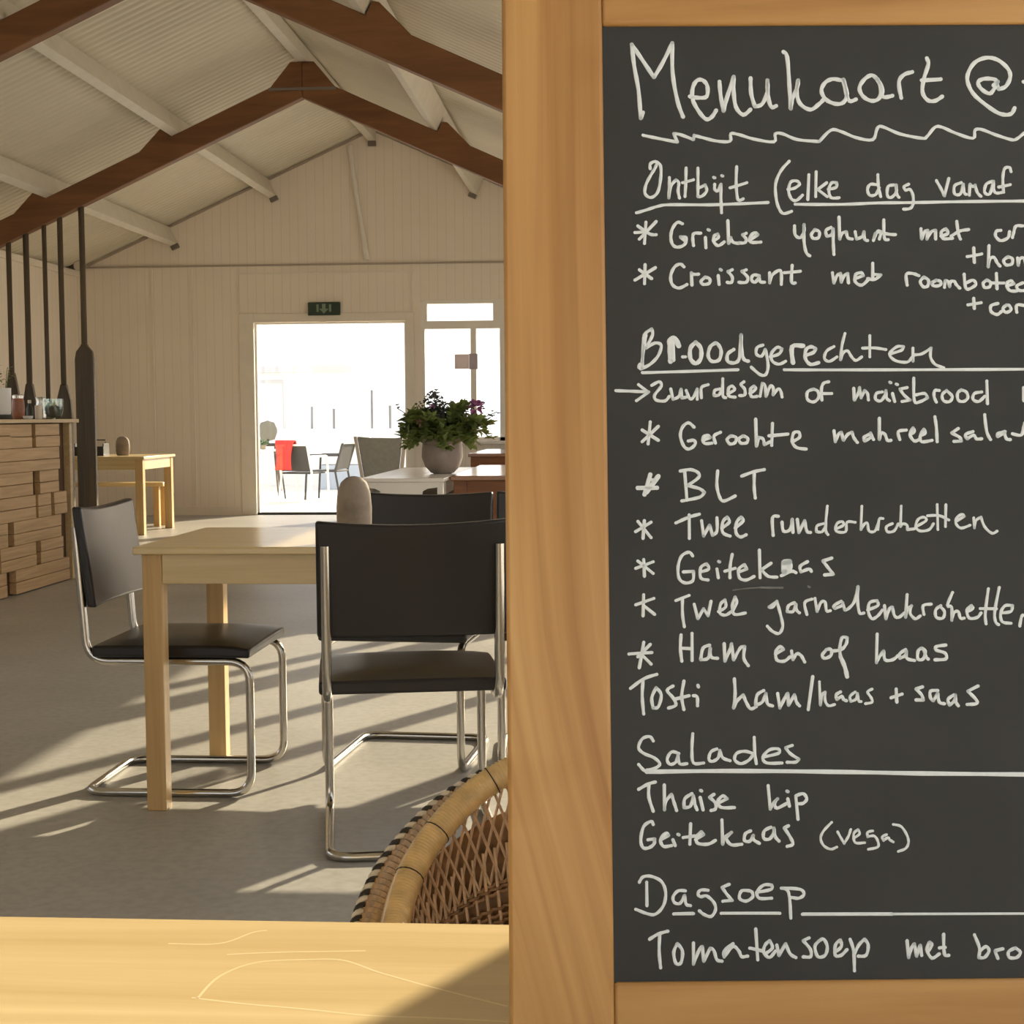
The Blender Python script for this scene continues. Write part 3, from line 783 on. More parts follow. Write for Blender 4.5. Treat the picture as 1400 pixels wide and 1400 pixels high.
# bench and dark caddy at the far table
bn = thing('bench', 'light wooden bench behind the far table by the wall', 'bench', (-5.37, 15.42, 0))
MB().box(-0.70, 0.70, -0.15, 0.15, 0.42, 0.46).build('seat', M['beech'], bn, bevel=0.004)
for sx in (-0.62, 0.62):
    for sy in (-0.11, 0.11):
        MB().box(sx - 0.03, sx + 0.03, sy - 0.03, sy + 0.03, 0, 0.42).build('leg', M['beech_z'], bn, bevel=0.003)
k = thing('caddy', 'dark caddy on the far table, partly behind the wide oar', 'caddy', (-5.18, 14.6, 0.76))
MB().box(-0.15, 0.15, -0.09, 0.09, 0, 0.012).box(-0.15, 0.15, -0.09, -0.078, 0.012, 0.09).box(-0.15, 0.15, 0.078, 0.09, 0.012, 0.09).box(-0.15, -0.138, -0.078, 0.078, 0.012, 0.12).box(0.138, 0.15, -0.078, 0.078, 0.012, 0.12).build('box', M['dark_metal'], k, bevel=0.002)
MB().tube([(-0.144, 0, 0.12), (-0.144, 0, 0.155), (0.144, 0, 0.155), (0.144, 0, 0.12)], 0.006, 8).build('handle', M['dark_metal'], k)

# ================================================================ right-hand group by the window
wt = thing('side_table', 'white painted low table holding the potted plant, notched apron', 'table', (-1.285, 10.0, 0))
MB().box(-0.262, 0.262, -1.0, 1.0, 0.725, 0.748).build('tabletop', M['white_wood'], wt, bevel=0.004)
ap = [(-0.235, 0.725), (-0.235, 0.70), (-0.205, 0.69), (-0.16, 0.685), (-0.13, 0.67), (-0.12, 0.615), (0.12, 0.615), (0.13, 0.67), (0.16, 0.685), (0.205, 0.69), (0.235, 0.70), (0.235, 0.725)]
MB().prism(ap[::-1], 'y', -0.992, -0.966).prism(ap[::-1], 'y', 0.966, 0.992).box(-0.24, -0.218, -0.95, 0.95, 0.64, 0.724).box(0.218, 0.24, -0.95, 0.95, 0.64, 0.724).build('apron', M['white_wood'], wt, bevel=0.002)
MB().box(-0.235, 0.235, -0.975, 0.975, 0.585, 0.605).build('shelf', M['white_wood'], wt, bevel=0.002)
for sx in (-0.235, 0.235):
    for sy in (-0.96, 0.96):
        MB().box(sx - 0.018, sx + 0.018, sy - 0.018, sy + 0.018, 0, 0.724).build('leg', M['white_wood'], wt, bevel=0.002)


def chest_table(label, x0, x1, ya, yb, h):
    cx, cy = (x0 + x1) / 2, (ya + yb) / 2
    t = thing('wooden_table', label, 'table', (cx, cy, 0), 0, 'reddish brown tables by the window')
    hx, hy = (x1 - x0) / 2, (yb - ya) / 2
    MB().box(-hx, hx, -hy, hy, h - 0.03, h).build('tabletop', M['red_top'], t, bevel=0.004)
    MB().box(-hx + 0.10, hx - 0.10, -hy + 0.03, -hy + 0.06, 0.14, h - 0.03).build('front_panel', M['red_wood'], t, bevel=0.003)
    MB().box(-hx + 0.10, hx - 0.10, hy - 0.06, hy - 0.03, 0.14, h - 0.03).build('back_panel', M['red_wood'], t, bevel=0.003)
    for sx in (-1, 1):
        for sy in (-1, 1):
            px, py = sx * (hx - 0.06), sy * (hy - 0.06)
            MB().box(px - 0.04, px + 0.04, py - 0.04, py + 0.04, 0, h - 0.03).build('leg', M['red_wood'], t, bevel=0.003)
    return t


chest_table('reddish brown table right of the white table, its top in full sun', -1.015, 0.35, 9.25, 11.35, 0.752)
chest_table('reddish brown table further back under the window, behind the potted plant', -1.30, 0.35, 13.35, 15.3, 0.79)

# potted plant
pp = thing('potted_plant', 'round grey pot of green leaves and purple flowers on the white table', 'plant', (-1.118, 9.75, 0.748))
MB().lathe([(0.055, 0), (0.075, 0.006), (0.115, 0.05), (0.136, 0.11), (0.134, 0.165), (0.128, 0.195), (0.14, 0.215), (0.143, 0.235), (0.128, 0.235), (0.12, 0.20), (0.0, 0.195)], 32).build('pot', M['clay'], pp, smooth=40)
MB().lathe([(0.119, 0.1955), (0.117, 0.208), (0.06, 0.216), (0.0, 0.219)], 20).build('soil', M['soil'], pp, smooth=40)
rnd = random.Random(5)
lf, stm = MB(), MB()


def leaf(mb, q, d, size):
    d = d.normalized(); sd = d.cross(Vector((rnd.uniform(-.4, .4), rnd.uniform(-.4, .4), 1))).normalized(); nn = sd.cross(d)
    wd = size * rnd.uniform(0.28, 0.42)
    p = [q, q + d * size * 0.35 + sd * wd + nn * 0.006, q + d * size * 0.7 + sd * wd * 0.7, q + d * size - nn * size * 0.15,
         q + d * size * 0.7 - sd * wd * 0.7, q + d * size * 0.35 - sd * wd + nn * 0.006, q + d * size * 0.4 - nn * 0.004, q + d * size * 0.72 - nn * 0.006]
    mb.add(p, [(0, 6, 1), (1, 6, 7, 2), (2, 7, 3), (0, 5, 6), (5, 4, 7, 6), (4, 3, 7)])


for k in range(78):
    a = rnd.uniform(0, 2 * PI); reach = rnd.uniform(0.10, 0.33)
    hgt = rnd.uniform(0.26, 0.45) - reach * 0.30 + (0.03 if math.cos(a) > 0.3 else 0)
    if rnd.random() < 0.18: hgt = rnd.uniform(0.16, 0.22); reach = rnd.uniform(0.2, 0.27)
    base = Vector((0.05 * math.cos(a), 0.05 * math.sin(a), 0.21)); tip = Vector((reach * math.cos(a), reach * 0.8 * math.sin(a), hgt))
    path = spline([base, base * 0.4 + tip * 0.6 + Vector((0, 0, 0.07)), tip], 5)
    stm.tube(path, 0.0025, 5)
    for i, q in enumerate(path[3:]):
        for s_ in range(3):
            dd = (tip - base) * 0.6 + Vector((rnd.uniform(-1, 1), rnd.uniform(-1, 1), rnd.uniform(-.5, .9))) * 0.28
            leaf(lf, q, dd, rnd.uniform(0.04, 0.072))
stm.build('stems', M['leaf'], pp, smooth=60)
lf.build('foliage', M['leaf'], pp, recalc=False, smooth=60)
sprg = MB()
for bx, by, tz, n in ((-0.06, 0.02, 0.535, 120), (-0.10, 0.02, 0.50, 50), (0.0, 0.02, 0.48, 50), (-0.15, -0.04, 0.45, 26), (-0.30, 0.03, 0.43, 18), (0.28, 0.0, 0.46, 16), (0.02, -0.02, 0.45, 36), (0.36, 0.0, 0.40, 12), (0.17, 0.0, 0.43, 12)):
    root_ = Vector((bx * 0.3, by * 0.3, 0.22)); tip = Vector((bx, by, tz))
    pth = spline([root_, root_ * 0.5 + tip * 0.5 + Vector((0, 0, 0.03)), tip], 6)
    sprg.tube(pth, 0.003, 5)
    for k in range(n):
        t_ = rnd.uniform(0.45, 1.0); q = root_.lerp(tip, t_) + Vector((rnd.gauss(0, 0.022), rnd.gauss(0, 0.022), rnd.gauss(0, 0.012)))
        leaf(sprg, q, Vector((rnd.uniform(-1, 1), rnd.uniform(-1, 1), rnd.uniform(0, 1))), rnd.uniform(0.020, 0.036))
sprg.build('dark_sprigs', M['leaf_dark'], pp, recalc=False)
for x, y, z, rr, mt in ((0.225, -0.05, 0.43, 0.052, 'petal'), (-0.055, -0.06, 0.44, 0.016, 'petal'), (-0.13, -0.13, 0.335, 0.024, 'petal_pink'), (-0.205, -0.08, 0.225, 0.022, 'petal_pink')):
    fl = MB()
    for k in range(26 if rr > 0.03 else 14):
        d_ = Vector((rnd.uniform(-1, 1), rnd.uniform(-1, 1), rnd.uniform(-.5, 1))).normalized()
        leaf(fl, Vector((x, y, z)) + d_ * rr * 0.25, d_, rr)
    fl.build('flower', M[mt], pp, recalc=False)

# grey dining chair behind the stone
gc = thing('dining_chair', 'grey upholstered chair with a tapered back beyond the white table', 'chair', (-1.90, 12.25, 0), R(8))
MB().prism([(-0.125, 0.50), (0.115, 0.50), (0.165, 0.955), (0.10, 0.95), (-0.10, 0.955), (-0.20, 0.965)], 'y', -0.235, -0.19).build('backrest', M['grey_cloth'], gc, bevel=0.012, bseg=3)
MB().box(-0.22, 0.22, -0.19, 0.24, 0.42, 0.49).build('seat', M['grey_cloth'], gc, bevel=0.02, bseg=3)
MB().box(-0.21, 0.21, -0.18, 0.22, 0.385, 0.418).build('seat_frame', M['cream_wood'], gc)
MB().prism([(0.118, 0.50), (0.15, 0.50), (0.20, 0.955), (0.168, 0.955)], 'y', -0.24, -0.15).build('back_frame', M['cream_wood'], gc, bevel=0.004)
MB().prism([(-0.155, 0.50), (-0.128, 0.50), (-0.203, 0.965), (-0.228, 0.965)], 'y', -0.24, -0.19).build('back_frame', M['cream_wood'], gc, bevel=0.004)
for sx in (-0.19, 0.19):
    for sy in (-0.17, 0.20):
        MB().tube([(sx, sy, 0.386), (sx * 1.05, sy * 1.05, 0.0)], [0.02, 0.014], 10).build('leg', M['cream_wood'], gc, smooth=40)

# notices on the window
tag(MB().box(-1.815, -1.652, 17.162, 17.165, 1.668, 1.835).build('paper_notice', M['notice_pink']), 'pale pink paper notice stuck on the window beside the door', 'notice')
tag(MB().box(-1.648, -1.55, 17.134, 17.137, 1.662, 1.84).build('paper_notice', M['notice_grey']), 'grey paper notice on the upright bar of the window', 'notice')

# chalk strokes in the board's own plane, in tenths of a millimetre: stroke width ':' points
WRITING = [
    ('white handwritten title with an at sign',
     '6.3:741,5827 753,5703 776,5557 786,5395 799,5429;6.3:741,5827 800,5737 865,5634 916,5719 973,5834 972,5659 997,5496 1028,5402;6.3:1068,5521 1114,5514 1164,5521 1169,5581 1145,5615 1111,5615 1086,5572 1084,5504 1117,5436 1158,5389 1191,5401 1217,5439;6.3:1239,5606 1244,5529 1259,5435 1277,5503 1321,5635 1319,5554 1330,5460 1371,5413 1413,5443;6.3:1417,5626 1419,5536 1439,5460 1481,5476 1511,5545 1513,5613 1515,5527 1531,5459 1560,5463;6.3:1608,5779 1629,5749 1638,5587 1643,5446 1653,5501 1683,5569 1689,5612 1679,5544 1698,5475 1756,5441 1807,5475 1833,5500;6.3:1936,5611 1886,5619 1843,5598 1821,5551 1845,5500 1899,5474 1945,5482 1967,5533 1948,5615 1959,5551 1979,5491 2017,5499;6.3:2145,5614 2112,5640 2070,5618 2039,5567 2059,5516 2108,5490 2151,5507 2161,5567 2141,5618 2169,5567 2168,5524 2184,5511 2226,5519;6.3:2276,5506 2266,5600 2297,5643 2343,5657;6.3:2429,5737 2437,5702 2409,5617 2399,5540 2427,5493 2468,5488 2511,5513;6.3:2396,5608 2505,5614;6.3:2806,5576 2832,5597 2807,5614 2749,5615 2719,5594 2738,5555 2784,5529 2814,5563 2827,5584 2835,5554 2877,5571 2904,5623 2893,5674 2836,5726 2769,5739 2701,5709 2661,5641 2664,5581 2704,5512 2810,5426 2868,5405 2906,5413 2923,5443;6.3:2979,5596 3008,5591'),
    ('white zigzag line under the title',
     '5:798,5297 876,5280 993,5256 973,5305 1010,5300 1085,5270 1089,5295 1135,5282 1218,5261 1293,5260 1298,5303 1344,5298 1427,5272 1543,5255 1552,5301 1594,5301 1677,5267 1802,5255;5:1802,5255 1870,5321 1928,5312 2011,5277 2107,5264 2134,5328 2163,5340 2262,5297 2387,5271 2416,5279 2464,5334 2506,5334 2580,5300 2680,5269 2693,5316 2731,5320 2806,5290 2897,5260 2930,5264 2973,5297 3007,5314'),
    ('underlined white breakfast heading',
     '4.8:836,5102 837,5131 866,5144 895,5118 894,5042 876,4966 838,4936 805,4958 810,5009 840,5068 861,5101 874,5131;4.8:944,5050 943,4999 939,4932 951,4999 981,5037 997,5020 992,4974 1000,4931;4.8:1040,5105 1037,5024 1031,4940;4.8:1018,5020 1081,5037;4.8:1107,5104 1106,5024 1104,4939 1129,4943 1155,4973 1147,5007 1113,4990;4.8:1196,5050 1203,5047;4.8:1242,5060 1248,5057;4.8:1201,5010 1201,4981 1217,4972 1237,5010 1235,4930 1237,4845;4.8:1328,5111 1323,5014 1329,4929 1341,4917 1362,4925;4.8:1288,4989 1384,5018;4.8:754,4848 812,4865 879,4886 945,4894 1170,4892 1336,4897 1503,4903;4.8:1628,5141 1581,5089 1548,5013 1549,4928 1564,4869 1589,4839 1635,4851;4.8:1617,4978 1654,4985 1684,5008 1668,5027 1634,5021 1621,4970 1636,4923 1665,4915 1699,4944;4.8:1738,5062 1729,4918;4.8:1780,5079 1774,4935;4.8:1838,5015 1787,4977 1840,4935;4.8:1656,4892 1919,4890 2127,4897 2327,4898 2627,4902 2960,4903 3002,4902;4.8:1846,4977 1892,4989 1895,5015 1867,5015 1850,4977 1861,4930 1907,4928;4.8:2129,5001 2088,5005 2070,4976 2082,4942 2116,4946 2137,4984;4.8:2131,5060 2133,4992 2144,4933;4.8:2221,5000 2188,4992 2182,4941 2203,4928 2233,4958 2234,5000 2236,4949 2248,4928;4.8:2305,5004 2279,4991 2287,4970 2312,4974 2328,4940 2327,4889 2309,4864 2272,4860;4.8:2464,5024 2491,4973 2507,4935 2535,5036;4.8:2605,5011 2567,4994 2566,4947 2599,4947 2617,5002 2620,4955 2632,4943;4.8:2649,4938 2655,5002 2671,4989 2684,4997 2695,4955 2715,4931;4.8:2780,5018 2747,5001 2737,4955 2766,4946 2789,5018 2791,4963 2808,4950 2837,4954;4.8:2891,5073 2883,5098 2854,5090 2843,5030 2845,4954;4.8:2817,4984 2884,4998'),
    ('white starred first breakfast item',
     '5:807,4793 797,4671;5:865,4797 768,4696;5:761,4772 827,4726 864,4721;5:744,4734 802,4738;5:1014,4783 985,4792 956,4754 947,4704 958,4662 987,4649 1025,4665 1034,4703 1001,4708 1025,4686;5:1075,4657 1071,4703 1080,4728 1117,4728;5:1143,4703 1145,4644;5:1159,4748 1166,4745;5:1187,4685 1216,4702 1213,4723 1192,4711 1191,4677 1216,4656 1249,4677;5:1272,4799 1274,4668 1287,4702 1299,4676 1332,4668;5:1375,4726 1354,4718 1374,4693 1365,4672 1332,4672;5:1390,4684 1441,4718 1424,4730 1399,4709 1399,4676 1457,4675;5:1650,4767 1653,4716 1681,4699 1703,4733 1704,4775 1702,4682 1713,4615 1733,4594;5:1765,4745 1744,4716 1756,4695 1785,4699 1790,4732 1765,4745;5:1857,4757 1828,4740 1831,4707 1860,4715 1869,4749 1868,4673 1870,4601;5:1904,4816 1905,4689 1919,4723 1944,4731 1951,4698 1976,4689;5:1994,4731 2001,4689 2035,4705 2044,4731 2047,4689 2063,4680;5:2096,4680 2110,4722 2101,4697 2123,4734 2143,4730 2130,4688;5:2158,4798 2159,4696 2180,4684;5:2123,4730 2180,4717 2222,4713;5:2368,4746 2371,4687 2389,4729 2406,4737 2400,4686 2426,4728 2451,4737 2450,4686;5:2480,4703 2522,4719 2510,4745 2484,4728 2492,4690 2546,4690;5:2573,4787 2580,4719 2591,4685;5:2538,4702 2589,4732 2639,4740;5:2822,4734 2797,4730 2792,4701 2820,4675 2862,4692 2871,4726;5:2887,4692 2896,4725 2910,4759 2947,4759;5:2665,4634 2666,4550;5:2626,4584 2709,4599;5:2752,4646 2744,4524 2754,4570 2779,4579 2795,4549 2811,4528;5:2859,4582 2833,4562 2845,4536 2878,4540 2883,4570 2859,4582;5:2912,4574 2915,4532 2925,4569 2950,4573 2958,4531'),
    ('white starred second breakfast item',
     '5:799,4549 794,4440;5:857,4532 740,4461;5:766,4520 835,4469;5:1019,4535 998,4552 965,4535 943,4485 951,4435 988,4414 1034,4434;5:1062,4430 1060,4501 1072,4493 1101,4493;5:1138,4476 1113,4451 1129,4434 1162,4442 1162,4467 1138,4476;5:1212,4484 1216,4433;5:1224,4519 1230,4515;5:1292,4517 1267,4508 1291,4475 1286,4445 1262,4445;5:1371,4516 1346,4508 1378,4474 1369,4445 1328,4445;5:1444,4482 1411,4486 1399,4461 1419,4444 1444,4474 1448,4448 1473,4444;5:1503,4498 1502,4440 1515,4482 1553,4511 1569,4498 1568,4431;5:1632,4540 1626,4447 1647,4439;5:1586,4498 1677,4506;5:1859,4496 1866,4437 1884,4479 1905,4492 1908,4441 1925,4479 1946,4491 1949,4437;5:1987,4462 2033,4478 2025,4495 1992,4487 1987,4445 2024,4424 2066,4461;5:2089,4549 2087,4461;5:2058,4461 2099,4457 2133,4482 2091,4486;5:2281,4422 2278,4485 2316,4489 2349,4476;5:2377,4468 2356,4443 2372,4413 2397,4417 2402,4451 2377,4468;5:2447,4450 2418,4434 2434,4417 2467,4421 2472,4442 2447,4450;5:2492,4408 2497,4446 2514,4442 2521,4412 2530,4442 2551,4441 2559,4425 2579,4403;5:2606,4483 2612,4407 2633,4399 2671,4424 2655,4449 2617,4433;5:2734,4449 2713,4432 2720,4407 2749,4411 2754,4436 2734,4449;5:2789,4486 2790,4398;5:2762,4432 2829,4431;5:2845,4414 2887,4427 2871,4444 2845,4427 2861,4389 2902,4385;5:2937,4431 2903,4414 2915,4389 2954,4388;5:2656,4344 2658,4286;5:2622,4307 2697,4319;5:2792,4314 2754,4302 2753,4268 2786,4251 2811,4268;5:2841,4305 2820,4285 2836,4263 2865,4276 2858,4301 2841,4305;5:2898,4263 2900,4305 2948,4300'),
    ('underlined white bread dishes heading',
     '5:762,3981 754,3964 774,3956 780,4056 789,4147 831,4181 835,4147 805,4089 797,4072 847,4101 883,4088 866,4030 820,3981 766,3954;5:798,4147 782,4056 772,3973;8:934,3996 933,4071 933,4117 962,4125 982,4084;8:948,4005 946,4113;6.5:1078,4104 1048,4071 1047,4012 1076,3983 1105,4012 1106,4070 1078,4104;5.5:1189,4099 1160,4078 1147,4028 1167,3995 1208,4003 1221,4053 1205,4090 1189,4099;5.5:1292,4061 1258,4036 1257,3994 1299,3986 1324,4019 1335,4144 1337,4052 1348,4006 1373,3994;4.8:1002,4021 1019,4021;4.8:1457,4085 1424,4072 1419,4035 1448,4022 1469,4060 1473,4051 1484,3968 1470,3918 1437,3918 1389,3960;4.8:1497,4018 1547,4034 1564,4063 1536,4072 1502,4034 1509,3993 1546,3976 1583,3992;7:1625,3983 1622,4075 1684,4079;5.5:1696,4025 1741,4041 1754,4062 1730,4074 1700,4058 1695,4008 1723,3974 1769,3983;4.6:774,3933 1009,3938 1314,3946;4.6:1574,3944 1772,3942 2346,3939 2933,3938;4.6:1858,4074 1816,4049 1803,4007 1831,3990 1873,4015;4.6:1922,4148 1904,4082 1893,3998 1911,4040 1936,4048 1956,4015 1980,3994 2013,4014;4.6:2062,4135 2059,4014;4.6:2019,4064 2089,4065 2151,4055;4.6:2171,4030 2238,4050 2251,4071 2213,4071 2171,4030 2203,3992 2269,3983 2299,4012;4.6:2304,4062 2302,3987 2307,4021 2353,4029 2407,4062 2402,4012 2426,3970 2475,3949'),
    ('white line starting with an arrow',
     '4.8:624,3832 719,3828 809,3823;4.8:752,3865 805,3823;4.8:809,3823 739,3774;4.8:826,3860 868,3881 880,3856 842,3806 850,3777 899,3772 924,3797;4.8:933,3839 945,3780 978,3797 991,3838 994,3788 1019,3792;4.8:1020,3830 1039,3784 1060,3792 1082,3838 1081,3780;4.8:1105,3788 1106,3846 1144,3862;4.8:1209,3837 1180,3829 1176,3800 1204,3804 1222,3837;4.8:1227,3895 1225,3803 1241,3787;4.8:1254,3811 1292,3832 1280,3853 1259,3841 1258,3799 1295,3790;4.8:1346,3877 1329,3861 1349,3836 1349,3803 1320,3799;4.8:1378,3811 1411,3835 1403,3852 1382,3836 1386,3794 1419,3794;4.8:1435,3794 1449,3868 1465,3852 1468,3793 1494,3851 1510,3843 1509,3801 1535,3834 1551,3826 1559,3789;4.8:1737,3833 1703,3817 1702,3775 1735,3760 1764,3783 1761,3820 1737,3833;4.8:1824,3874 1795,3866 1782,3833 1783,3770;4.8:1773,3808 1839,3807;4.8:1964,3836 1966,3769 1988,3806 1997,3840 2004,3781 2025,3823 2041,3806 2045,3769;4.8:2124,3814 2091,3806 2086,3773 2115,3764 2140,3797 2145,3822 2148,3780 2164,3764;4.8:2182,3805 2193,3759;4.8:2168,3869 2174,3866;4.8:2204,3858 2211,3855;4.8:2265,3838 2224,3830 2247,3796 2280,3767 2234,3759;4.8:2304,3891 2304,3763 2337,3758 2379,3779 2363,3804 2313,3796;4.8:2428,3754 2416,3787 2421,3820 2446,3820;4.8:2487,3820 2462,3795 2469,3762 2502,3757 2519,3786 2487,3820;4.8:2570,3823 2549,3803 2552,3765 2581,3757 2606,3777 2599,3810 2570,3823;4.8:2685,3810 2644,3802 2635,3769 2667,3756 2701,3785;4.8:2716,3872 2716,3743;4.8:2922,3833 2921,3758'),
    ('white starred smoked fish salad line',
     '5:815,3653 801,3529;5:860,3628 768,3542;5:769,3608 859,3549;5:1061,3622 1029,3647 996,3623 983,3573 1002,3515 1031,3499 1064,3523 1060,3548 1027,3544;5:1110,3548 1151,3564 1135,3576 1110,3564 1117,3531 1159,3531;5:1179,3531 1172,3572 1209,3592;5:1266,3571 1245,3551 1261,3526 1290,3534 1295,3563 1266,3571;5:1336,3571 1311,3554 1323,3530 1356,3533 1360,3558 1336,3571;5:1408,3665 1409,3512 1422,3562 1447,3553 1454,3520 1487,3537;5:1502,3640 1495,3516;5:1480,3570 1587,3579;5:1611,3536 1652,3560 1649,3589 1620,3585 1611,3536 1635,3503 1688,3494;5:1847,3596 1853,3534 1871,3575 1888,3587 1899,3542 1924,3575 1949,3587 1957,3558 1977,3529;5:2044,3574 2015,3558 2018,3537 2052,3557 2052,3582 2068,3545;5:2104,3665 2101,3545 2114,3582 2134,3573 2146,3540 2166,3540;5:2216,3544 2209,3589 2254,3597;5:2274,3572 2300,3589 2292,3609 2274,3572 2298,3535 2331,3547;5:2332,3564 2361,3580 2353,3601 2332,3564 2339,3531 2397,3538;5:2417,3671 2424,3613 2426,3530;5:2547,3604 2509,3579 2554,3554 2562,3533 2520,3531;5:2629,3586 2587,3570 2595,3545 2633,3566 2648,3545 2677,3545;5:2698,3681 2707,3586 2727,3540;5:2810,3585 2769,3573 2768,3556 2806,3577 2817,3544 2838,3539;5:2851,3572 2900,3564 2914,3601 2923,3634'),
    ('white starred three capital letters',
     '7:811,3356 777,3245;7:856,3347 789,3257;7:740,3282 847,3282;5:798,3327 847,3327;5:1004,3371 1014,3211;5:979,3375 1037,3383 1078,3366 1081,3338 1019,3293 1084,3276 1113,3255 1084,3227 985,3207;5:1189,3374 1183,3292 1198,3226 1222,3205 1285,3233;5:1323,3344 1390,3368 1451,3380;5:1394,3364 1392,3282 1397,3220'),
    ('white starred beef croquettes line',
     '5:774,3098 765,2999;5:811,3089 724,3037;5:738,3094 810,3003;5:950,3084 1024,3116 1082,3132;5:1025,3128 1024,2997;5:1094,3095 1104,3009 1138,3070 1154,3013 1179,3037 1180,3111;5:1207,3053 1249,3086 1237,3115 1212,3086 1211,3029 1252,3008;5:1281,3053 1327,3093 1315,3114 1290,3085 1285,3028 1309,3003 1342,3015;5:1493,3010 1491,3109 1524,3117;5:1544,3084 1551,3034 1588,3042 1602,3100 1604,3026;5:1630,3099 1637,3025 1671,3091 1682,3033 1702,3025;4.3:1777,3074 1740,3062 1735,3029 1768,3029 1789,3065;4.3:1800,3172 1790,3090 1789,3033 1800,3012;4.3:1846,3044 1888,3065 1880,3085 1851,3073 1846,3032 1899,3028 1908,3081 1954,3080;4.3:1993,3170 1985,3039 2007,3072 2023,3072 2030,3031 2063,3030 2085,3079;4.3:2080,3039 2089,3096 2110,3100;4.3:2162,3071 2129,3055 2133,3026 2170,3030 2195,3070;4.3:2214,3169 2207,3054 2220,3070 2244,3062 2244,3037 2285,3041;4.3:2293,3053 2351,3086 2340,3106 2307,3094 2293,3053 2317,3029 2367,3036 2392,3069;4.3:2416,3176 2416,3036;4.3:2465,3175 2459,3052;4.3:2360,3114 2426,3114 2479,3089;4.3:2524,3084 2566,3109 2554,3121 2524,3101 2519,3068 2547,3043 2597,3059;4.3:2619,3100 2621,3043 2630,3084 2660,3104 2679,3050 2719,3013 2748,3025'),
    ('white starred goat cheese line',
     '4.8:767,2881 770,2787;4.8:820,2868 722,2832;4.8:734,2873 819,2803;4.8:1041,2899 1021,2920 980,2900 959,2843 962,2777 994,2749 1039,2760 1044,2813 987,2810;4.8:1081,2809 1130,2825 1118,2854 1085,2834 1084,2776 1125,2764;4.8:1175,2825 1182,2776;4.8:1185,2867 1191,2864;4.8:1262,2906 1249,2840 1247,2775;4.8:1219,2812 1277,2828;4.8:1297,2807 1342,2823 1330,2848 1297,2824 1300,2775 1337,2762 1382,2782;4.8:1414,2929 1415,2774;4.8:1478,2855 1424,2819 1460,2782 1509,2777;9:1551,2858 1580,2862 1579,2822 1552,2805 1551,2854;9:1568,2862 1567,2813;5:1534,2785 1591,2809 1616,2801;5:1682,2862 1641,2837 1644,2805 1690,2821 1702,2808;5:1818,2881 1768,2865 1796,2828 1824,2791 1775,2787'),
    ('white starred shrimp croquettes line',
     '4.7:764,2685 759,2567;4.7:821,2664 719,2629;4.7:764,2624 824,2575;4.7:943,2651 1017,2679;4.7:980,2663 979,2574 988,2505;4.7:1045,2630 1064,2549 1097,2605 1121,2565 1139,2646;4.7:1179,2588 1220,2613 1217,2653 1192,2629 1187,2580 1219,2568 1252,2588;4.7:1256,2588 1282,2636 1274,2669 1257,2620 1268,2572 1329,2579;4.7:1498,2635 1461,2611 1481,2610 1506,2643 1525,2569 1536,2504 1515,2464 1478,2476 1450,2505;4.7:1604,2634 1571,2618 1562,2585 1595,2585 1612,2626 1615,2593 1631,2577;4.7:1672,2568 1661,2633 1702,2653;4.7:1719,2657 1729,2584 1751,2633 1775,2637 1782,2588 1803,2588;4.7:1865,2640 1824,2616 1828,2600 1869,2616 1873,2632 1884,2591 1905,2599 1939,2639 1961,2721 1957,2639 1966,2574 1990,2574;4.7:2011,2590 2069,2614 2065,2642 2024,2631 2015,2582 2034,2541 2067,2557 2093,2589;4.7:2106,2614 2112,2540 2134,2597 2150,2605 2161,2556 2185,2548 2215,2572;4.7:2234,2674 2222,2548 2231,2588 2257,2612 2247,2572 2275,2539 2304,2555;4.7:2325,2563 2322,2612 2367,2620;4.7:2420,2611 2391,2587 2394,2546 2430,2542 2440,2578 2416,2607;4.7:2488,2684 2457,2611 2481,2603 2479,2529 2492,2570 2517,2578 2528,2541 2549,2541;4.7:2566,2577 2599,2593 2592,2610 2566,2586 2577,2541 2622,2544 2644,2569;4.7:2689,2703 2668,2569 2670,2508;4.7:2750,2710 2721,2576 2724,2519 2740,2503;4.7:2640,2593 2730,2591;4.7:2758,2568 2811,2576 2821,2608 2780,2608 2754,2568 2761,2519 2809,2510;4.7:2858,2494 2872,2551 2891,2550'),
    ('white starred ham line',
     '5:761,2421 734,2280;5:797,2409 727,2341;5:678,2357 805,2364;5:744,2357 800,2300;5:969,2460 964,2387 971,2315;5:1030,2468 1028,2318;5:968,2387 1029,2383;5:1127,2402 1090,2386 1076,2322 1117,2330 1130,2386 1134,2337 1170,2329;5:1208,2410 1210,2313 1240,2377 1249,2409 1259,2320 1297,2385 1322,2393 1316,2328 1340,2287;5:1492,2351 1537,2375 1521,2391 1496,2367 1499,2318 1540,2310 1573,2334;5:1582,2366 1589,2318 1610,2350 1634,2341 1654,2305;5:1777,2373 1752,2341 1768,2324 1801,2340 1802,2373 1777,2373;5:1810,2364 1859,2372 1888,2404 1893,2437 1865,2437 1851,2380 1854,2332;6.5:1854,2332 1877,2275 1888,2222;5:2061,2456 2053,2298 2065,2322 2095,2362 2102,2313 2143,2313 2176,2337;5:2217,2369 2184,2345 2184,2321 2217,2337 2221,2361 2224,2320 2265,2308;5:2307,2376 2287,2360 2285,2316 2314,2316 2327,2360 2307,2376;5:2319,2368 2330,2328 2342,2315;5:2442,2392 2389,2384 2389,2364 2437,2347 2440,2315 2379,2311'),
    ('white toasted sandwich line without a star',
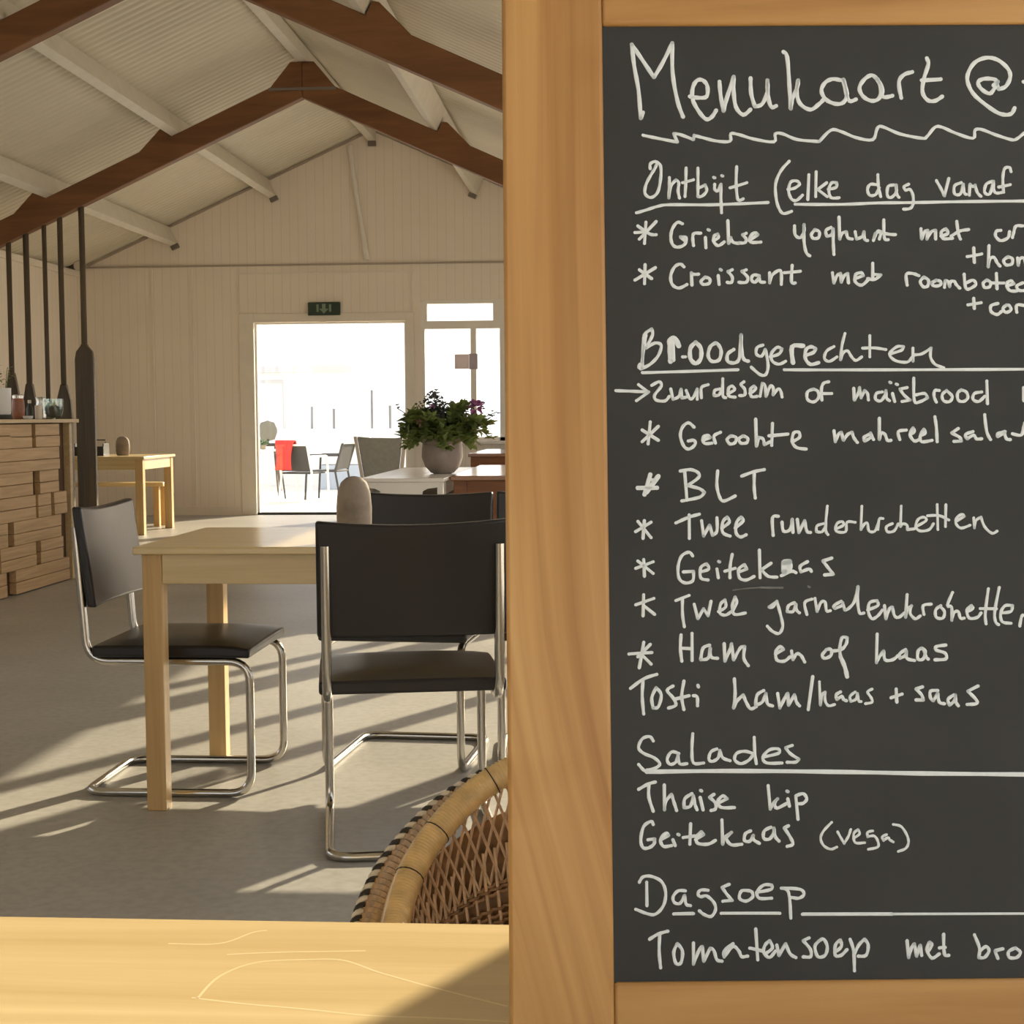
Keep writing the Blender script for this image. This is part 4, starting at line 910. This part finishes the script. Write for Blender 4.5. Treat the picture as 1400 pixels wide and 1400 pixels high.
     '5:684,2167 758,2219 831,2243;5:754,2211 748,2123 755,2026;5:826,2170 801,2114 808,2058 837,2065 854,2130 826,2170;5:920,2178 887,2154 919,2113 934,2073 893,2057;5:981,2205 967,2121 978,2048;5:927,2105 1008,2124;5:1032,2124 1053,2116 1054,2068;5:1058,2181 1061,2172;5:1261,2215 1264,2134 1254,2054 1275,2094 1309,2126 1324,2086 1348,2049 1380,2061;5:1423,2149 1386,2125 1376,2069 1413,2085 1435,2133 1442,2077 1470,2064;5:1500,2132 1510,2052 1544,2116 1556,2132 1559,2067 1593,2124 1604,2083 1620,2063;5:1697,2224 1668,2042;4.3:1733,2195 1736,2066 1747,2122 1764,2138 1763,2090 1782,2062 1815,2069;5:1849,2138 1825,2122 1828,2097 1857,2113 1865,2097 1881,2089;4.3:1931,2137 1902,2113 1905,2085 1934,2097 1943,2129 1950,2088 1962,2084;4.3:2025,2152 2000,2136 2019,2104 2023,2080 1986,2072;5:2159,2151 2161,2079;5:2129,2103 2191,2123;5:2306,2162 2269,2150 2300,2118 2308,2089 2267,2090;5:2390,2141 2350,2138 2349,2101 2364,2085 2390,2125 2397,2077 2425,2068;5:2479,2116 2446,2092 2453,2060 2482,2084 2487,2116 2490,2076 2502,2056;5:2615,2164 2557,2136 2601,2091 2604,2067 2551,2063'),
    ('underlined white salads heading',
     '4.8:806,1877 786,1901 745,1889 724,1841 752,1809 808,1785 840,1752 816,1728 767,1717;4.8:723,1749 751,1717 783,1705;4.8:946,1807 906,1816 881,1776 897,1748 929,1760 942,1799 949,1751 990,1751;4.8:1025,1915 1019,1831 1026,1755 1083,1754;4.8:1157,1830 1124,1814 1112,1774 1132,1762 1164,1782 1173,1822 1189,1781 1229,1765;4.8:1355,1804 1311,1816 1266,1805 1255,1769 1289,1748 1334,1768 1362,1804;4.8:1365,1892 1367,1804 1374,1748;4.8:1411,1783 1497,1803 1497,1827 1449,1823 1411,1783 1431,1751 1516,1750;4.8:1575,1846 1538,1834 1562,1802 1610,1770 1593,1754 1544,1754;6.3:767,1708 1195,1709 1762,1700 2288,1686 2880,1675'),
    ('white chicken salad line',
     '5:721,1613 774,1641 814,1652;5:778,1637 777,1569 800,1493;5:863,1636 862,1500 869,1544 902,1584 914,1544 929,1496;5:1015,1587 975,1559 970,1511 1006,1519 1023,1575 1031,1527 1042,1499;5:1060,1566 1075,1498;5:1063,1604 1069,1601;5:1137,1582 1112,1566 1144,1534 1143,1502 1119,1494;5:1160,1534 1209,1557 1185,1573 1156,1542 1176,1510 1248,1509;5:1437,1627 1446,1499 1459,1523 1488,1555 1471,1531 1483,1503 1540,1530;5:1540,1596 1546,1593;5:1544,1554 1552,1514;5:1589,1562 1598,1442;5:1589,1570 1630,1581 1649,1553 1629,1529 1596,1526'),
    ('white goat cheese line with a bracketed word',
     '5:799,1421 787,1437 746,1410 729,1338 741,1295 773,1294 801,1314 806,1342 769,1338;5:838,1337 883,1361 867,1373 838,1337 854,1301 898,1305;5:906,1337 918,1305;5:934,1366 940,1363;5:1005,1423 999,1312;5:963,1348 1028,1356;5:1031,1336 1076,1363 1064,1379 1036,1351 1043,1316 1100,1311 1140,1331;5:1178,1442 1180,1310 1189,1342 1230,1374 1201,1342 1228,1306 1285,1309;5:1335,1381 1306,1365 1301,1329 1330,1325 1350,1357 1350,1333 1382,1313;5:1448,1400 1411,1380 1407,1340 1439,1336 1464,1372 1464,1395 1471,1348 1491,1324;5:1545,1407 1521,1395 1552,1347 1567,1307 1535,1295;4:1784,1424 1738,1377 1721,1337 1737,1297 1776,1277 1809,1289;4:1815,1372 1834,1336 1850,1308 1875,1348 1888,1384;4:1903,1336 1936,1359 1928,1383 1904,1360 1911,1312 1963,1311;4:2009,1375 1981,1367 1980,1343 2016,1347 2036,1319 2035,1287 1982,1275;4:2085,1354 2061,1342 2068,1322 2093,1338 2101,1326 2121,1314;4:2123,1409 2167,1397 2198,1349 2205,1309 2188,1277 2147,1262'),
    ('underlined white soup of the day heading',
     '4.8:718,1108 738,1136 783,1139 839,1111 862,1052 849,981 804,934 756,938 696,962;4.8:758,1108 758,981;4.8:970,1059 930,1059 902,1027 909,996 941,992 966,1035 973,987 997,979;4.8:1095,1061 1055,1062 1039,1042 1054,1026 1087,1030 1126,994 1134,954 1109,919 1069,931 1045,951;4.8:1212,1092 1172,1076 1199,1037 1227,1005 1175,1001;4.8:1328,1055 1280,1056 1267,1016 1303,1000 1340,1023 1336,1051;4.8:1361,1047 1441,1062 1446,1086 1402,1086 1365,1051 1376,1015 1444,1015;4.8:1498,1069 1538,1045 1547,907;4.8:1506,1069 1602,1061 1622,1033 1593,1013 1553,1018;4.8:904,935 1013,936;4.8:1165,936 1487,933;4.8:1611,927 2106,923;3.6:2106,923 2855,918'),
    ('white tomato soup line at the bottom',
     '5:770,800 818,827 871,842;5:826,823 821,736 828,646;5:922,775 901,728 912,669 940,672 949,735 922,775;5:1010,778 1008,664 1042,742 1058,758 1065,679 1102,749 1122,734 1137,686 1165,678;5:1227,772 1178,733 1177,701 1226,756 1258,732 1273,701 1306,704;5:1353,850 1361,684;5:1318,747 1386,731;5:1402,715 1443,746 1428,786 1403,762 1394,723 1426,695 1459,730;5:1467,762 1478,706 1516,769 1539,714 1570,694;5:1645,799 1612,784 1651,736 1651,697 1610,697;5:1701,783 1676,752 1691,697 1731,704 1744,751 1725,791 1701,783;5:1784,719 1821,750 1817,786 1789,759 1787,704 1819,703 1852,734;5:1870,789 1888,726 1890,620;5:1888,703 1917,757 1950,789 1969,757 1956,702 1912,698;5:2183,779 2189,688 2206,739 2223,762 2233,695 2255,754 2261,699;5:2298,722 2319,754 2307,770 2290,730 2317,683 2358,706;5:2385,812 2386,706 2410,698;5:2359,738 2391,741;5:2554,807 2580,735 2574,684 2606,684 2632,719 2616,743 2583,720;5:2679,679 2664,719 2708,730;5:2777,734 2740,714 2743,683 2783,682 2804,710 2777,734'),
    ('faint grey wiped chalk smear',
     '3.2:1418,2720 1475,2718 1540,2718;3.2:1683,2724 1691,2720;2:1262,2706 1344,2716 1418,2720'),
]

# ================================================================ rattan tub chair across the foreground table
rc = thing('rattan_chair', 'honey rattan tub chair with a braided rim beyond the foreground table', 'chair', (0.0, 1.62, 0))
RX, RY = 0.0, 1.62
left = [(-0.125, 1.80, 0.686), (-0.177, 1.78, 0.655), (-0.217, 1.74, 0.616), (-0.238, 1.70, 0.583), (-0.247, 1.65, 0.549), (-0.245, 1.58, 0.515), (-0.235, 1.48, 0.49), (-0.205, 1.38, 0.475), (-0.16, 1.32, 0.46)]
rimp = left[::-1] + [(-0.065, 1.815, 0.703), (0.0, 1.82, 0.708), (0.065, 1.815, 0.703)] + [(-x, y, z) for x, y, z in left]
rimp = [(x - RX, y - RY, z) for x, y, z in rimp]
rim = spline(rimp, 40)
nr = len(rim)
acc = [0.0]
for i in range(1, nr):
    acc.append(acc[-1] + (rim[i] - rim[i - 1]).length)
rr = []
for s_ in acc:
    q = (s_ / 0.0042) % 1.0
    r_ = 0.0165 * (1 + 0.035 * math.cos(2 * PI * q))
    rr.append(r_)
# finer resample for the cane wrapping
def resample(pts, step):
    out, d0 = [pts[0].copy()], 0.0
    for a, c_ in zip(pts[:-1], pts[1:]):
        L = (c_ - a).length; t = step - d0
        while t <= L:
            out.append(a.lerp(c_, t / L)); t += step
        d0 = L - (t - step)
    return out
fine = resample(rim, 0.0014)
MB().tube(fine, [0.0165 * (1 + (0.05 if i % 3 == 0 else 0.0)) for i in range(len(fine))], 14).build('rim', M['cane'], rc, smooth=70)
for f_ in (0.06, 0.135, 0.205, 0.285, 0.33, 0.395, 0.47, 0.53, 0.605, 0.67, 0.715, 0.795, 0.865, 0.94):
    i = int(f_ * (len(fine) - 6)) + 2
    MB().tube([fine[i], fine[i + 1]], 0.0178, 16).build('binding', M['braid_dark'], rc, smooth=60)
# outer braid: pale and dark strands twisted round one another along the outside edge
def outward(i, pts):
    p = pts[i]
    o_ = Vector((p.x * 1.25, p.y + 0.02, 0)); o_.normalize()
    return o_
bp = []
for i, p in enumerate(rim):
    o_ = outward(i, rim)
    bp.append(p + o_ * 0.050 + Vector((0, 0.012, -0.016)))
bp = resample(bp, 0.0022)
for nm, ph0, mt, rad in (('braid_strand', 0.0, 'braid_light', 0.0046), ('braid_strand', PI, 'braid_dark', 0.0046)):
    pts = []
    for i, p in enumerate(bp):
        T = (bp[min(i + 1, len(bp) - 1)] - bp[max(i - 1, 0)]).normalized()
        A_ = T.cross(Vector((0, 1, 0.2))).normalized(); B_ = T.cross(A_)
        ph = i * 2 * PI * 0.0022 / 0.0205 + ph0
        pts.append(p + (A_ * math.cos(ph) + B_ * math.sin(ph)) * 0.0044)
    MB().tube(pts, rad, 7).build(nm, M[mt], rc, smooth=60)
# woven roll between rim and braid
bridge = MB(); vs, fs = [], []
bb = resample(rim, 0.004)
for i, p in enumerate(bb):
    o_ = outward(i, bb)
    for k in range(6):
        t_ = k / 5
        vs.append(p + o_ * (0.012 + 0.036 * t_) + Vector((0, 0.012 * t_, 0.004 * math.sin(t_ * PI) - 0.018 * t_ + 0.0016 * math.cos(i * PI + k * PI))))
for i in range(len(bb) - 1):
    for k in range(5):
        a = i * 6 + k
        fs.append((a, a + 1, a + 7, a + 6))
bridge.add(vs, fs)
bo = bridge.build('edge_weave', M['edge_cane'], rc, recalc=False)
md = bo.modifiers.new('thickness', 'SOLIDIFY'); md.thickness = 0.004
# inner back: open diamond lattice under the rim, then close upright rods with thin weavers
SEATZ = 0.40
def shell(u, v):
    f_ = u * (len(rim) - 1); i = min(int(f_), len(rim) - 2)
    p = rim[i].lerp(rim[i + 1], f_ - i)
    low = Vector((p.x * 0.80, p.y * 0.80 - 0.01, SEATZ))
    q = p.lerp(low, v)
    o_ = Vector((p.x, p.y, 0)).normalized()
    return q + o_ * (0.014 * math.sin(v * PI))
lat = MB()
NR = 74
for k in range(NR + 1):
    for sg in (-1, 1):
        u0 = k / NR
        pts = []
        for m_ in range(9):
            v_ = 0.03 + 0.42 * m_ / 8
            u_ = u0 + sg * 0.034 * m_ / 8
            if 0 <= u_ <= 1: pts.append(shell(u_, v_) + Vector((0, -0.0012 * sg, 0)))
        if len(pts) > 2: lat.tube(pts, 0.0019, 5)
lat.build('lattice', M['cane_rod'], rc, smooth=60)
rods = MB()
for k in range(NR + 1):
    u_ = 0.005 + 0.99 * k / NR
    rods.tube([shell(u_, 0.30 + 0.70 * m_ / 8) for m_ in range(9)], 0.0022, 6)
rods.build('upright_rods', M['cane_rod'], rc, smooth=60)
wv = MB()
for m_, v_ in enumerate([0.455, 0.475, 0.495] + [0.56 + 0.028 * q for q in range(16)]):
    pts = []
    for k in range(NR * 2 + 1):
        u_ = 0.005 + 0.99 * k / (NR * 2)
        p = shell(u_, v_); o_ = Vector((p.x, p.y, 0)).normalized()
        pts.append(p + o_ * (0.0026 * math.cos(k * PI + m_ * PI)))
    wv.tube(pts, 0.0024, 5)
wv.build('weavers', M['cane_dark'], rc, smooth=60)
ol = MB(); vs, fs = [], []
NU = 120
for k in range(NU + 1):
    for m_ in range(8):
        p = shell(k / NU, 0.19 + 0.81 * m_ / 7); o_ = Vector((p.x, p.y, 0)).normalized()
        vs.append(p + o_ * 0.012)
for k in range(NU):
    for m_ in range(7):
        a = k * 8 + m_; fs.append((a, a + 1, a + 9, a + 8))
ol.add(vs, fs)
oo = ol.build('outer_panel', M['cane_dark'], rc, recalc=False, smooth=60)
md = oo.modifiers.new('thickness', 'SOLIDIFY'); md.thickness = 0.005
MB().lathe([(0.16, 0.355), (0.20, 0.36), (0.205, 0.385), (0.19, 0.402), (0.0, 0.404)], 36, c=(0, -0.02, 0), sx=0.98, sy=1.12).build('seat', M['cane'], rc, smooth=50)
base = MB()
for k in range(40):
    a = 2 * PI * k / 40
    base.tube([(0.18 * math.cos(a), -0.02 + 0.20 * math.sin(a), 0.356), (0.15 * math.cos(a + .2), -0.02 + 0.165 * math.sin(a + .2), 0.18), (0.20 * math.cos(a + .4), -0.02 + 0.22 * math.sin(a + .4), 0.012)], 0.004, 5)
base.tube([(0.20 * math.cos(2 * PI * k / 40), -0.02 + 0.22 * math.sin(2 * PI * k / 40), 0.012) for k in range(40)], 0.012, 8, closed=True)
base.tube([(0.15 * math.cos(2 * PI * k / 40), -0.02 + 0.165 * math.sin(2 * PI * k / 40), 0.18) for k in range(40)], 0.008, 8, closed=True)
base.build('base', M['cane_dark'], rc, smooth=60)

# ================================================================ menu board propped on the foreground table
BW, BHP, BPW = 0.0572, 0.536, 0.42
mb = thing('menu_board', 'large chalkboard menu in a golden pine frame propped on the foreground table', 'menu board', (-0.05693, 0.78888, 0.75))
mb.rotation_euler = (-0.13464, 0, 0.07566)
TH = 0.021
MB().box(0, BW, 0, TH, 0.0035, BHP + 2 * BW).build('frame_stile', M['pine'], mb, bevel=0.0022)
MB().box(BW + BPW, 2 * BW + BPW, 0, TH, 0.0035, BHP + 2 * BW).build('frame_stile', M['pine'], mb, bevel=0.0022)
MB().box(BW, BW + BPW, 0.0004, TH, BW + BHP, BHP + 2 * BW - 0.0004).build('frame_rail', M['pine_x'], mb, bevel=0.0018)
MB().box(BW, BW + BPW, 0.0004, TH, 0.0035, BW).build('frame_rail', M['pine_x'], mb, bevel=0.0018)
pn = MB().box(BW - 0.008, BW + BPW + 0.008, 0.003, 0.014, BW - 0.008, BW + BHP + 0.008).build('chalkboard', M['slate'], mb)
sa, ca = math.sin(0.13464), math.cos(0.13464)
def up_local(y, z): return (BW + BPW / 2, y * ca - z * sa, y * sa + z * ca)
MB().tube([(BW + BPW / 2, TH + 0.008, 0.50), up_local(0.19, 0.012)], 0.009, 8).build('prop_leg', M['pine'], mb, smooth=40)


def ribbon(mb_, pts, hw, y0=0.0030):
    """painted marker stroke: low rounded ribbon with round ends, in the board's own plane"""
    # split at sharp corners
    P = [Vector(p) for p in pts]
    runs, cur = [], [P[0]]
    for i in range(1, len(P)):
        cur.append(P[i])
        if 0 < i < len(P) - 1:
            a, c_ = (P[i] - P[i - 1]), (P[i + 1] - P[i])
            if a.length > 1e-9 and c_.length > 1e-9 and a.angle(c_) > R(95):
                runs.append(cur); cur = [P[i]]
    runs.append(cur)
    for run in runs:
        if len(run) < 2: continue
        q = spline([(p.x, p.y, 0) for p in run], 4) if len(run) > 2 else [Vector((p.x, p.y, 0)) for p in run]
        vs, fs = [], []
        n = len(q)
        for i in range(n):
            T = q[min(i + 1, n - 1)] - q[max(i - 1, 0)]
            if T.length < 1e-9: T = Vector((1, 0, 0))
            T.normalize(); N = Vector((-T.y, T.x, 0))
            h_ = hw * (1 + 0.10 * math.sin(i * 1.7 + q[0].x * 900))
            for k, yy in ((-1, y0 - 0.00005), (-0.55, y0 - 0.00032), (0.55, y0 - 0.00032), (1, y0 - 0.00005)):
                p = q[i] + N * h_ * k; vs.append((p.x, yy, p.y))
        for i in range(n - 1):
            for k in range(3):
                a = i * 4 + k; fs.append((a, a + 1, a + 5, a + 4))
        mb_.add(vs, fs)
        for p in (q[0], q[-1]):
            mb_.add([(p.x + hw * math.cos(t * PI / 5), y0 - 0.00033, p.y + hw * math.sin(t * PI / 5)) for t in range(10)], [tuple(range(10))])


PXM = 0.000408
for lab, data in WRITING:
    m_ = MB()
    for st_ in data.split(';'):
        w_, pp_ = st_.split(':')
        pts = [tuple(int(c_) * 1e-4 for c_ in t_.split(',')) for t_ in pp_.split()]
        pts = [(a, c_) for a, c_ in pts if a < BW + BPW - 0.002]
        if len(pts) > 1: ribbon(m_, pts, float(w_) * PXM * 0.45)
    o = m_.build('chalk_smear' if 'smear' in lab else 'chalk_writing', M['chalk_faint' if 'smear' in lab else 'chalk'], pn, recalc=False)
    o['label'] = lab

# scratches on the foreground tabletop (its own part)
sc = MB()
for pl in (((-0.2632, 0.9096), (-0.2591, 0.9471), (-0.241, 0.9731), (-0.2076, 0.9802), (-0.1827, 0.98), (-0.1544, 0.9587), (-0.1127, 0.9329), (-0.0667, 0.9066)),
           ((-0.2672, 0.9106), (-0.2334, 0.9028), (-0.1902, 0.8957), (-0.1525, 0.8885), (-0.1072, 0.8863), (-0.065, 0.883)),
           ((-0.2646, 0.9871), (-0.2305, 0.9929), (-0.1708, 0.9987)), ((-0.3111, 1.0062), (-0.2753, 1.008), (-0.2576, 1.0311), (-0.2482, 1.0361))):
    q = spline([(x + 0.195, y - 0.64, 0.75006) for x, y in pl], 6)
    vs, fs = [], []
    for i, p in enumerate(q):
        T = (q[min(i + 1, len(q) - 1)] - q[max(i - 1, 0)]).normalized(); N = Vector((-T.y, T.x, 0)) * 0.0009
        vs += [p - N, p + N]
    fs = [(2 * i, 2 * i + 2, 2 * i + 3, 2 * i + 1) for i in range(len(q) - 1)]
    sc.add(vs, fs)
sc.build('scratches', M['scratch'], near, recalc=False)

# ================================================================ the terrace outside
def armchair(name, label, loc, rz, mesh_mat, frame_mat, group=None):
    t = thing(name, label, 'chair', loc, rz, group)
    MB().box(-0.22, 0.22, -0.22, 0.22, 0.40, 0.425).build('seat', mesh_mat, t, bevel=0.008)
    MB().prism([(-0.22, 0.44), (-0.19, 0.44), (-0.29, 0.80), (-0.32, 0.80)], 'x', -0.22, 0.22).build('backrest', mesh_mat, t, bevel=0.006)
    for sx in (-1, 1):
        MB().tube(fillet([(sx * 0.245, 0.26, 0.0), (sx * 0.245, 0.22, 0.64), (sx * 0.245, -0.26, 0.64)], 0.05), 0.016, 8).build('arm', frame_mat, t, smooth=40)
        MB().tube([(sx * 0.245, -0.28, 0.0), (sx * 0.235, -0.20, 0.42), (sx * 0.235, -0.32, 0.80)], 0.016, 8).build('leg', frame_mat, t, smooth=40)
    MB().tube([(-0.235, -0.325, 0.80), (0.235, -0.325, 0.80)], 0.014, 8).build('top_bar', frame_mat, t, smooth=40)
    MB().tube([(-0.24, 0.22, 0.41), (0.24, 0.22, 0.41)], 0.012, 8).build('crossbar', frame_mat, t, smooth=40)
    return t


T0 = -0.05
a1 = armchair('terrace_chair', 'white framed terrace chair with a red jacket over its back, seen through the door', (-4.30, 20.6, T0), R(-18), M['dark_mesh'], M['alu'], 'terrace chairs')
armchair('terrace_chair', 'dark terrace chair seen edge-on right of the red jacket, through the door', (-4.10, 21.35, T0), R(78), M['dark_mesh'], M['dark_metal'], 'terrace chairs')
jk = MB(); vs, fs = [], []
rnd = random.Random(21)
nx, nz = 12, 16
for i in range(nx + 1):
    for k_ in range(nz + 1):
        u, s_ = i / nx, k_ / nz
        x = -0.235 + 0.27 * u + 0.015 * math.sin(7 * s_ + 3 * u)
        if s_ < 0.6:
            q = s_ / 0.6; y = -0.395 + 0.035 * q + 0.012 * math.sin(10 * u + 2); z = 0.44 + 0.40 * q
        else:
            q = (s_ - 0.6) / 0.4; y = -0.345 + 0.085 * math.sin(q * PI / 2) + 0.02 * q + 0.006 * math.sin(9 * u); z = 0.84 + 0.025 * math.sin(q * PI) - 0.17 * q * q
        vs.append((x, y, z))
for i in range(nx):
    for k_ in range(nz):
        a = i * (nz + 1) + k_; fs.append((a, a + nz + 1, a + nz + 2, a + 1))
jk.add(vs, fs)
jo = jk.build('red_jacket', M['red_cloth'], recalc=False, smooth=60, loc=(-4.30, 20.6, T0 + 0.02))
jo.rotation_euler = (0, 0, R(-18))
md = jo.modifiers.new('thickness', 'SOLIDIFY'); md.thickness = 0.012
tag(jo, 'red jacket hanging over the back of the white framed terrace chair', 'jacket')
bs = thing('high_chair', 'tall terrace chair with an oval grey back at the left edge of the doorway', 'chair', (-5.60, 24.0, T0), R(15))
MB().lathe([(0.0, 0), (0.11, 0.03), (0.15, 0.14), (0.15, 0.20), (0.11, 0.30), (0.0, 0.335)], 20, c=(0, -0.19, 0.80), sy=0.18).build('backrest', M['mid_mesh'], bs, smooth=60)
MB().lathe([(0.18, 0.72), (0.20, 0.74), (0.19, 0.765), (0.0, 0.77)], 20).build('seat', M['dark_mesh'], bs, smooth=40)
MB().tube([(0, -0.17, 0.765), (0, -0.20, 0.84)], 0.02, 8).build('back_post', M['dark_metal'], bs)
for sx in (-1, 1):
    for sy in (-1, 1):
        MB().tube([(sx * 0.12, sy * 0.12, 0.72), (sx * 0.20, sy * 0.20, 0.0)], 0.014, 8).build('leg', M['dark_metal'], bs, smooth=40)
tt = thing('terrace_table', 'small white terrace table with thin grey legs left of the red jacket', 'table', (-4.98, 21.3, T0))
MB().lathe([(0.34, 0.70), (0.35, 0.705), (0.35, 0.72), (0.0, 0.722)], 30).build('tabletop', M['alu'], tt, smooth=40)
for k in range(4):
    a = PI / 4 + k * PI / 2
    MB().tube([(0.2 * math.cos(a), 0.2 * math.sin(a), 0.70), (0.30 * math.cos(a), 0.30 * math.sin(a), 0.0)], 0.012, 8).build('leg', M['dark_metal'], tt, smooth=40)
hp = thing('herb_pot', 'little pot with a green sprig on the white terrace table', 'plant pot', (-5.02, 21.25, T0 + 0.722))
MB().lathe([(0.03, 0), (0.045, 0.07), (0.04, 0.07), (0.0, 0.06)], 16).build('pot', M['mid_mesh'], hp, smooth=40)
hl = MB()
rnd = random.Random(9)
for k in range(60):
    leaf(hl, Vector((rnd.uniform(-.05, .05), rnd.uniform(-.05, .05), rnd.uniform(0.06, 0.12))), Vector((rnd.uniform(-1, 1), rnd.uniform(-1, 1), rnd.uniform(0, 1))), 0.05)
hl.build('foliage', M['green_sprig'], hp, recalc=False)
pb = thing('planter', 'low blue-grey planter on the terrace right of the chairs', 'planter', (-4.35, 24.4, T0))
MB().box(-0.45, 0.45, -0.15, 0.15, 0, 0.40).build('box', M['blue_grey'], pb, bevel=0.01)
MB().box(-0.43, 0.43, -0.13, 0.13, 0.4005, 0.405).build('soil', M['soil'], pb)
tag(MB().box(-9.5, 2.5, 26.0, 26.25, T0, 0.93).build('garden_wall', M['render']), 'long low white wall closing off the terrace outside', 'wall')
for x, z, lab in ((-5.29, 1.32, 'grey fence post on the white garden wall, leftmost of four'), (-4.90, 1.28, 'grey fence post on the white garden wall, second from the left'),
                  (-4.228, 1.60, 'tallest grey fence post on the white garden wall'), (-3.907, 1.33, 'grey fence post on the white garden wall, rightmost of four')):
    tag(MB().box(x - 0.022, x + 0.022, 26.09, 26.14, 0.93, z).build('fence_post', M['fence']), lab, 'post', 'fence posts on the garden wall')
ob = thing('outbuilding', 'low white cabin beyond the garden wall, seen through the door', 'building', (-7.2, 32.0, T0))
MB().box(-2.3, 1.75, -1.5, 1.5, 0, 2.10).build('wall', M['render'], ob)
MB().box(-2.45, 1.85, -1.65, 1.65, 2.10, 2.24).build('roof', M['grey_line'], ob, bevel=0.01)
MB().box(-0.55, -0.49, -1.53, -1.5, 0, 1.95).box(0.42, 0.48, -1.53, -1.5, 0, 1.95).box(-0.49, 0.42, -1.53, -1.5, 1.89, 1.95).build('door_frame', M['grey_line'], ob)
po = MB().box(-0.05, 0.05, -0.05, 0.05, 0, 2.9).build('post', M['alu'], loc=(-3.64, 22.0, T0))
po.name = 'terrace_post'; tag(po, 'tall white post on the terrace in the right half of the doorway', 'post')
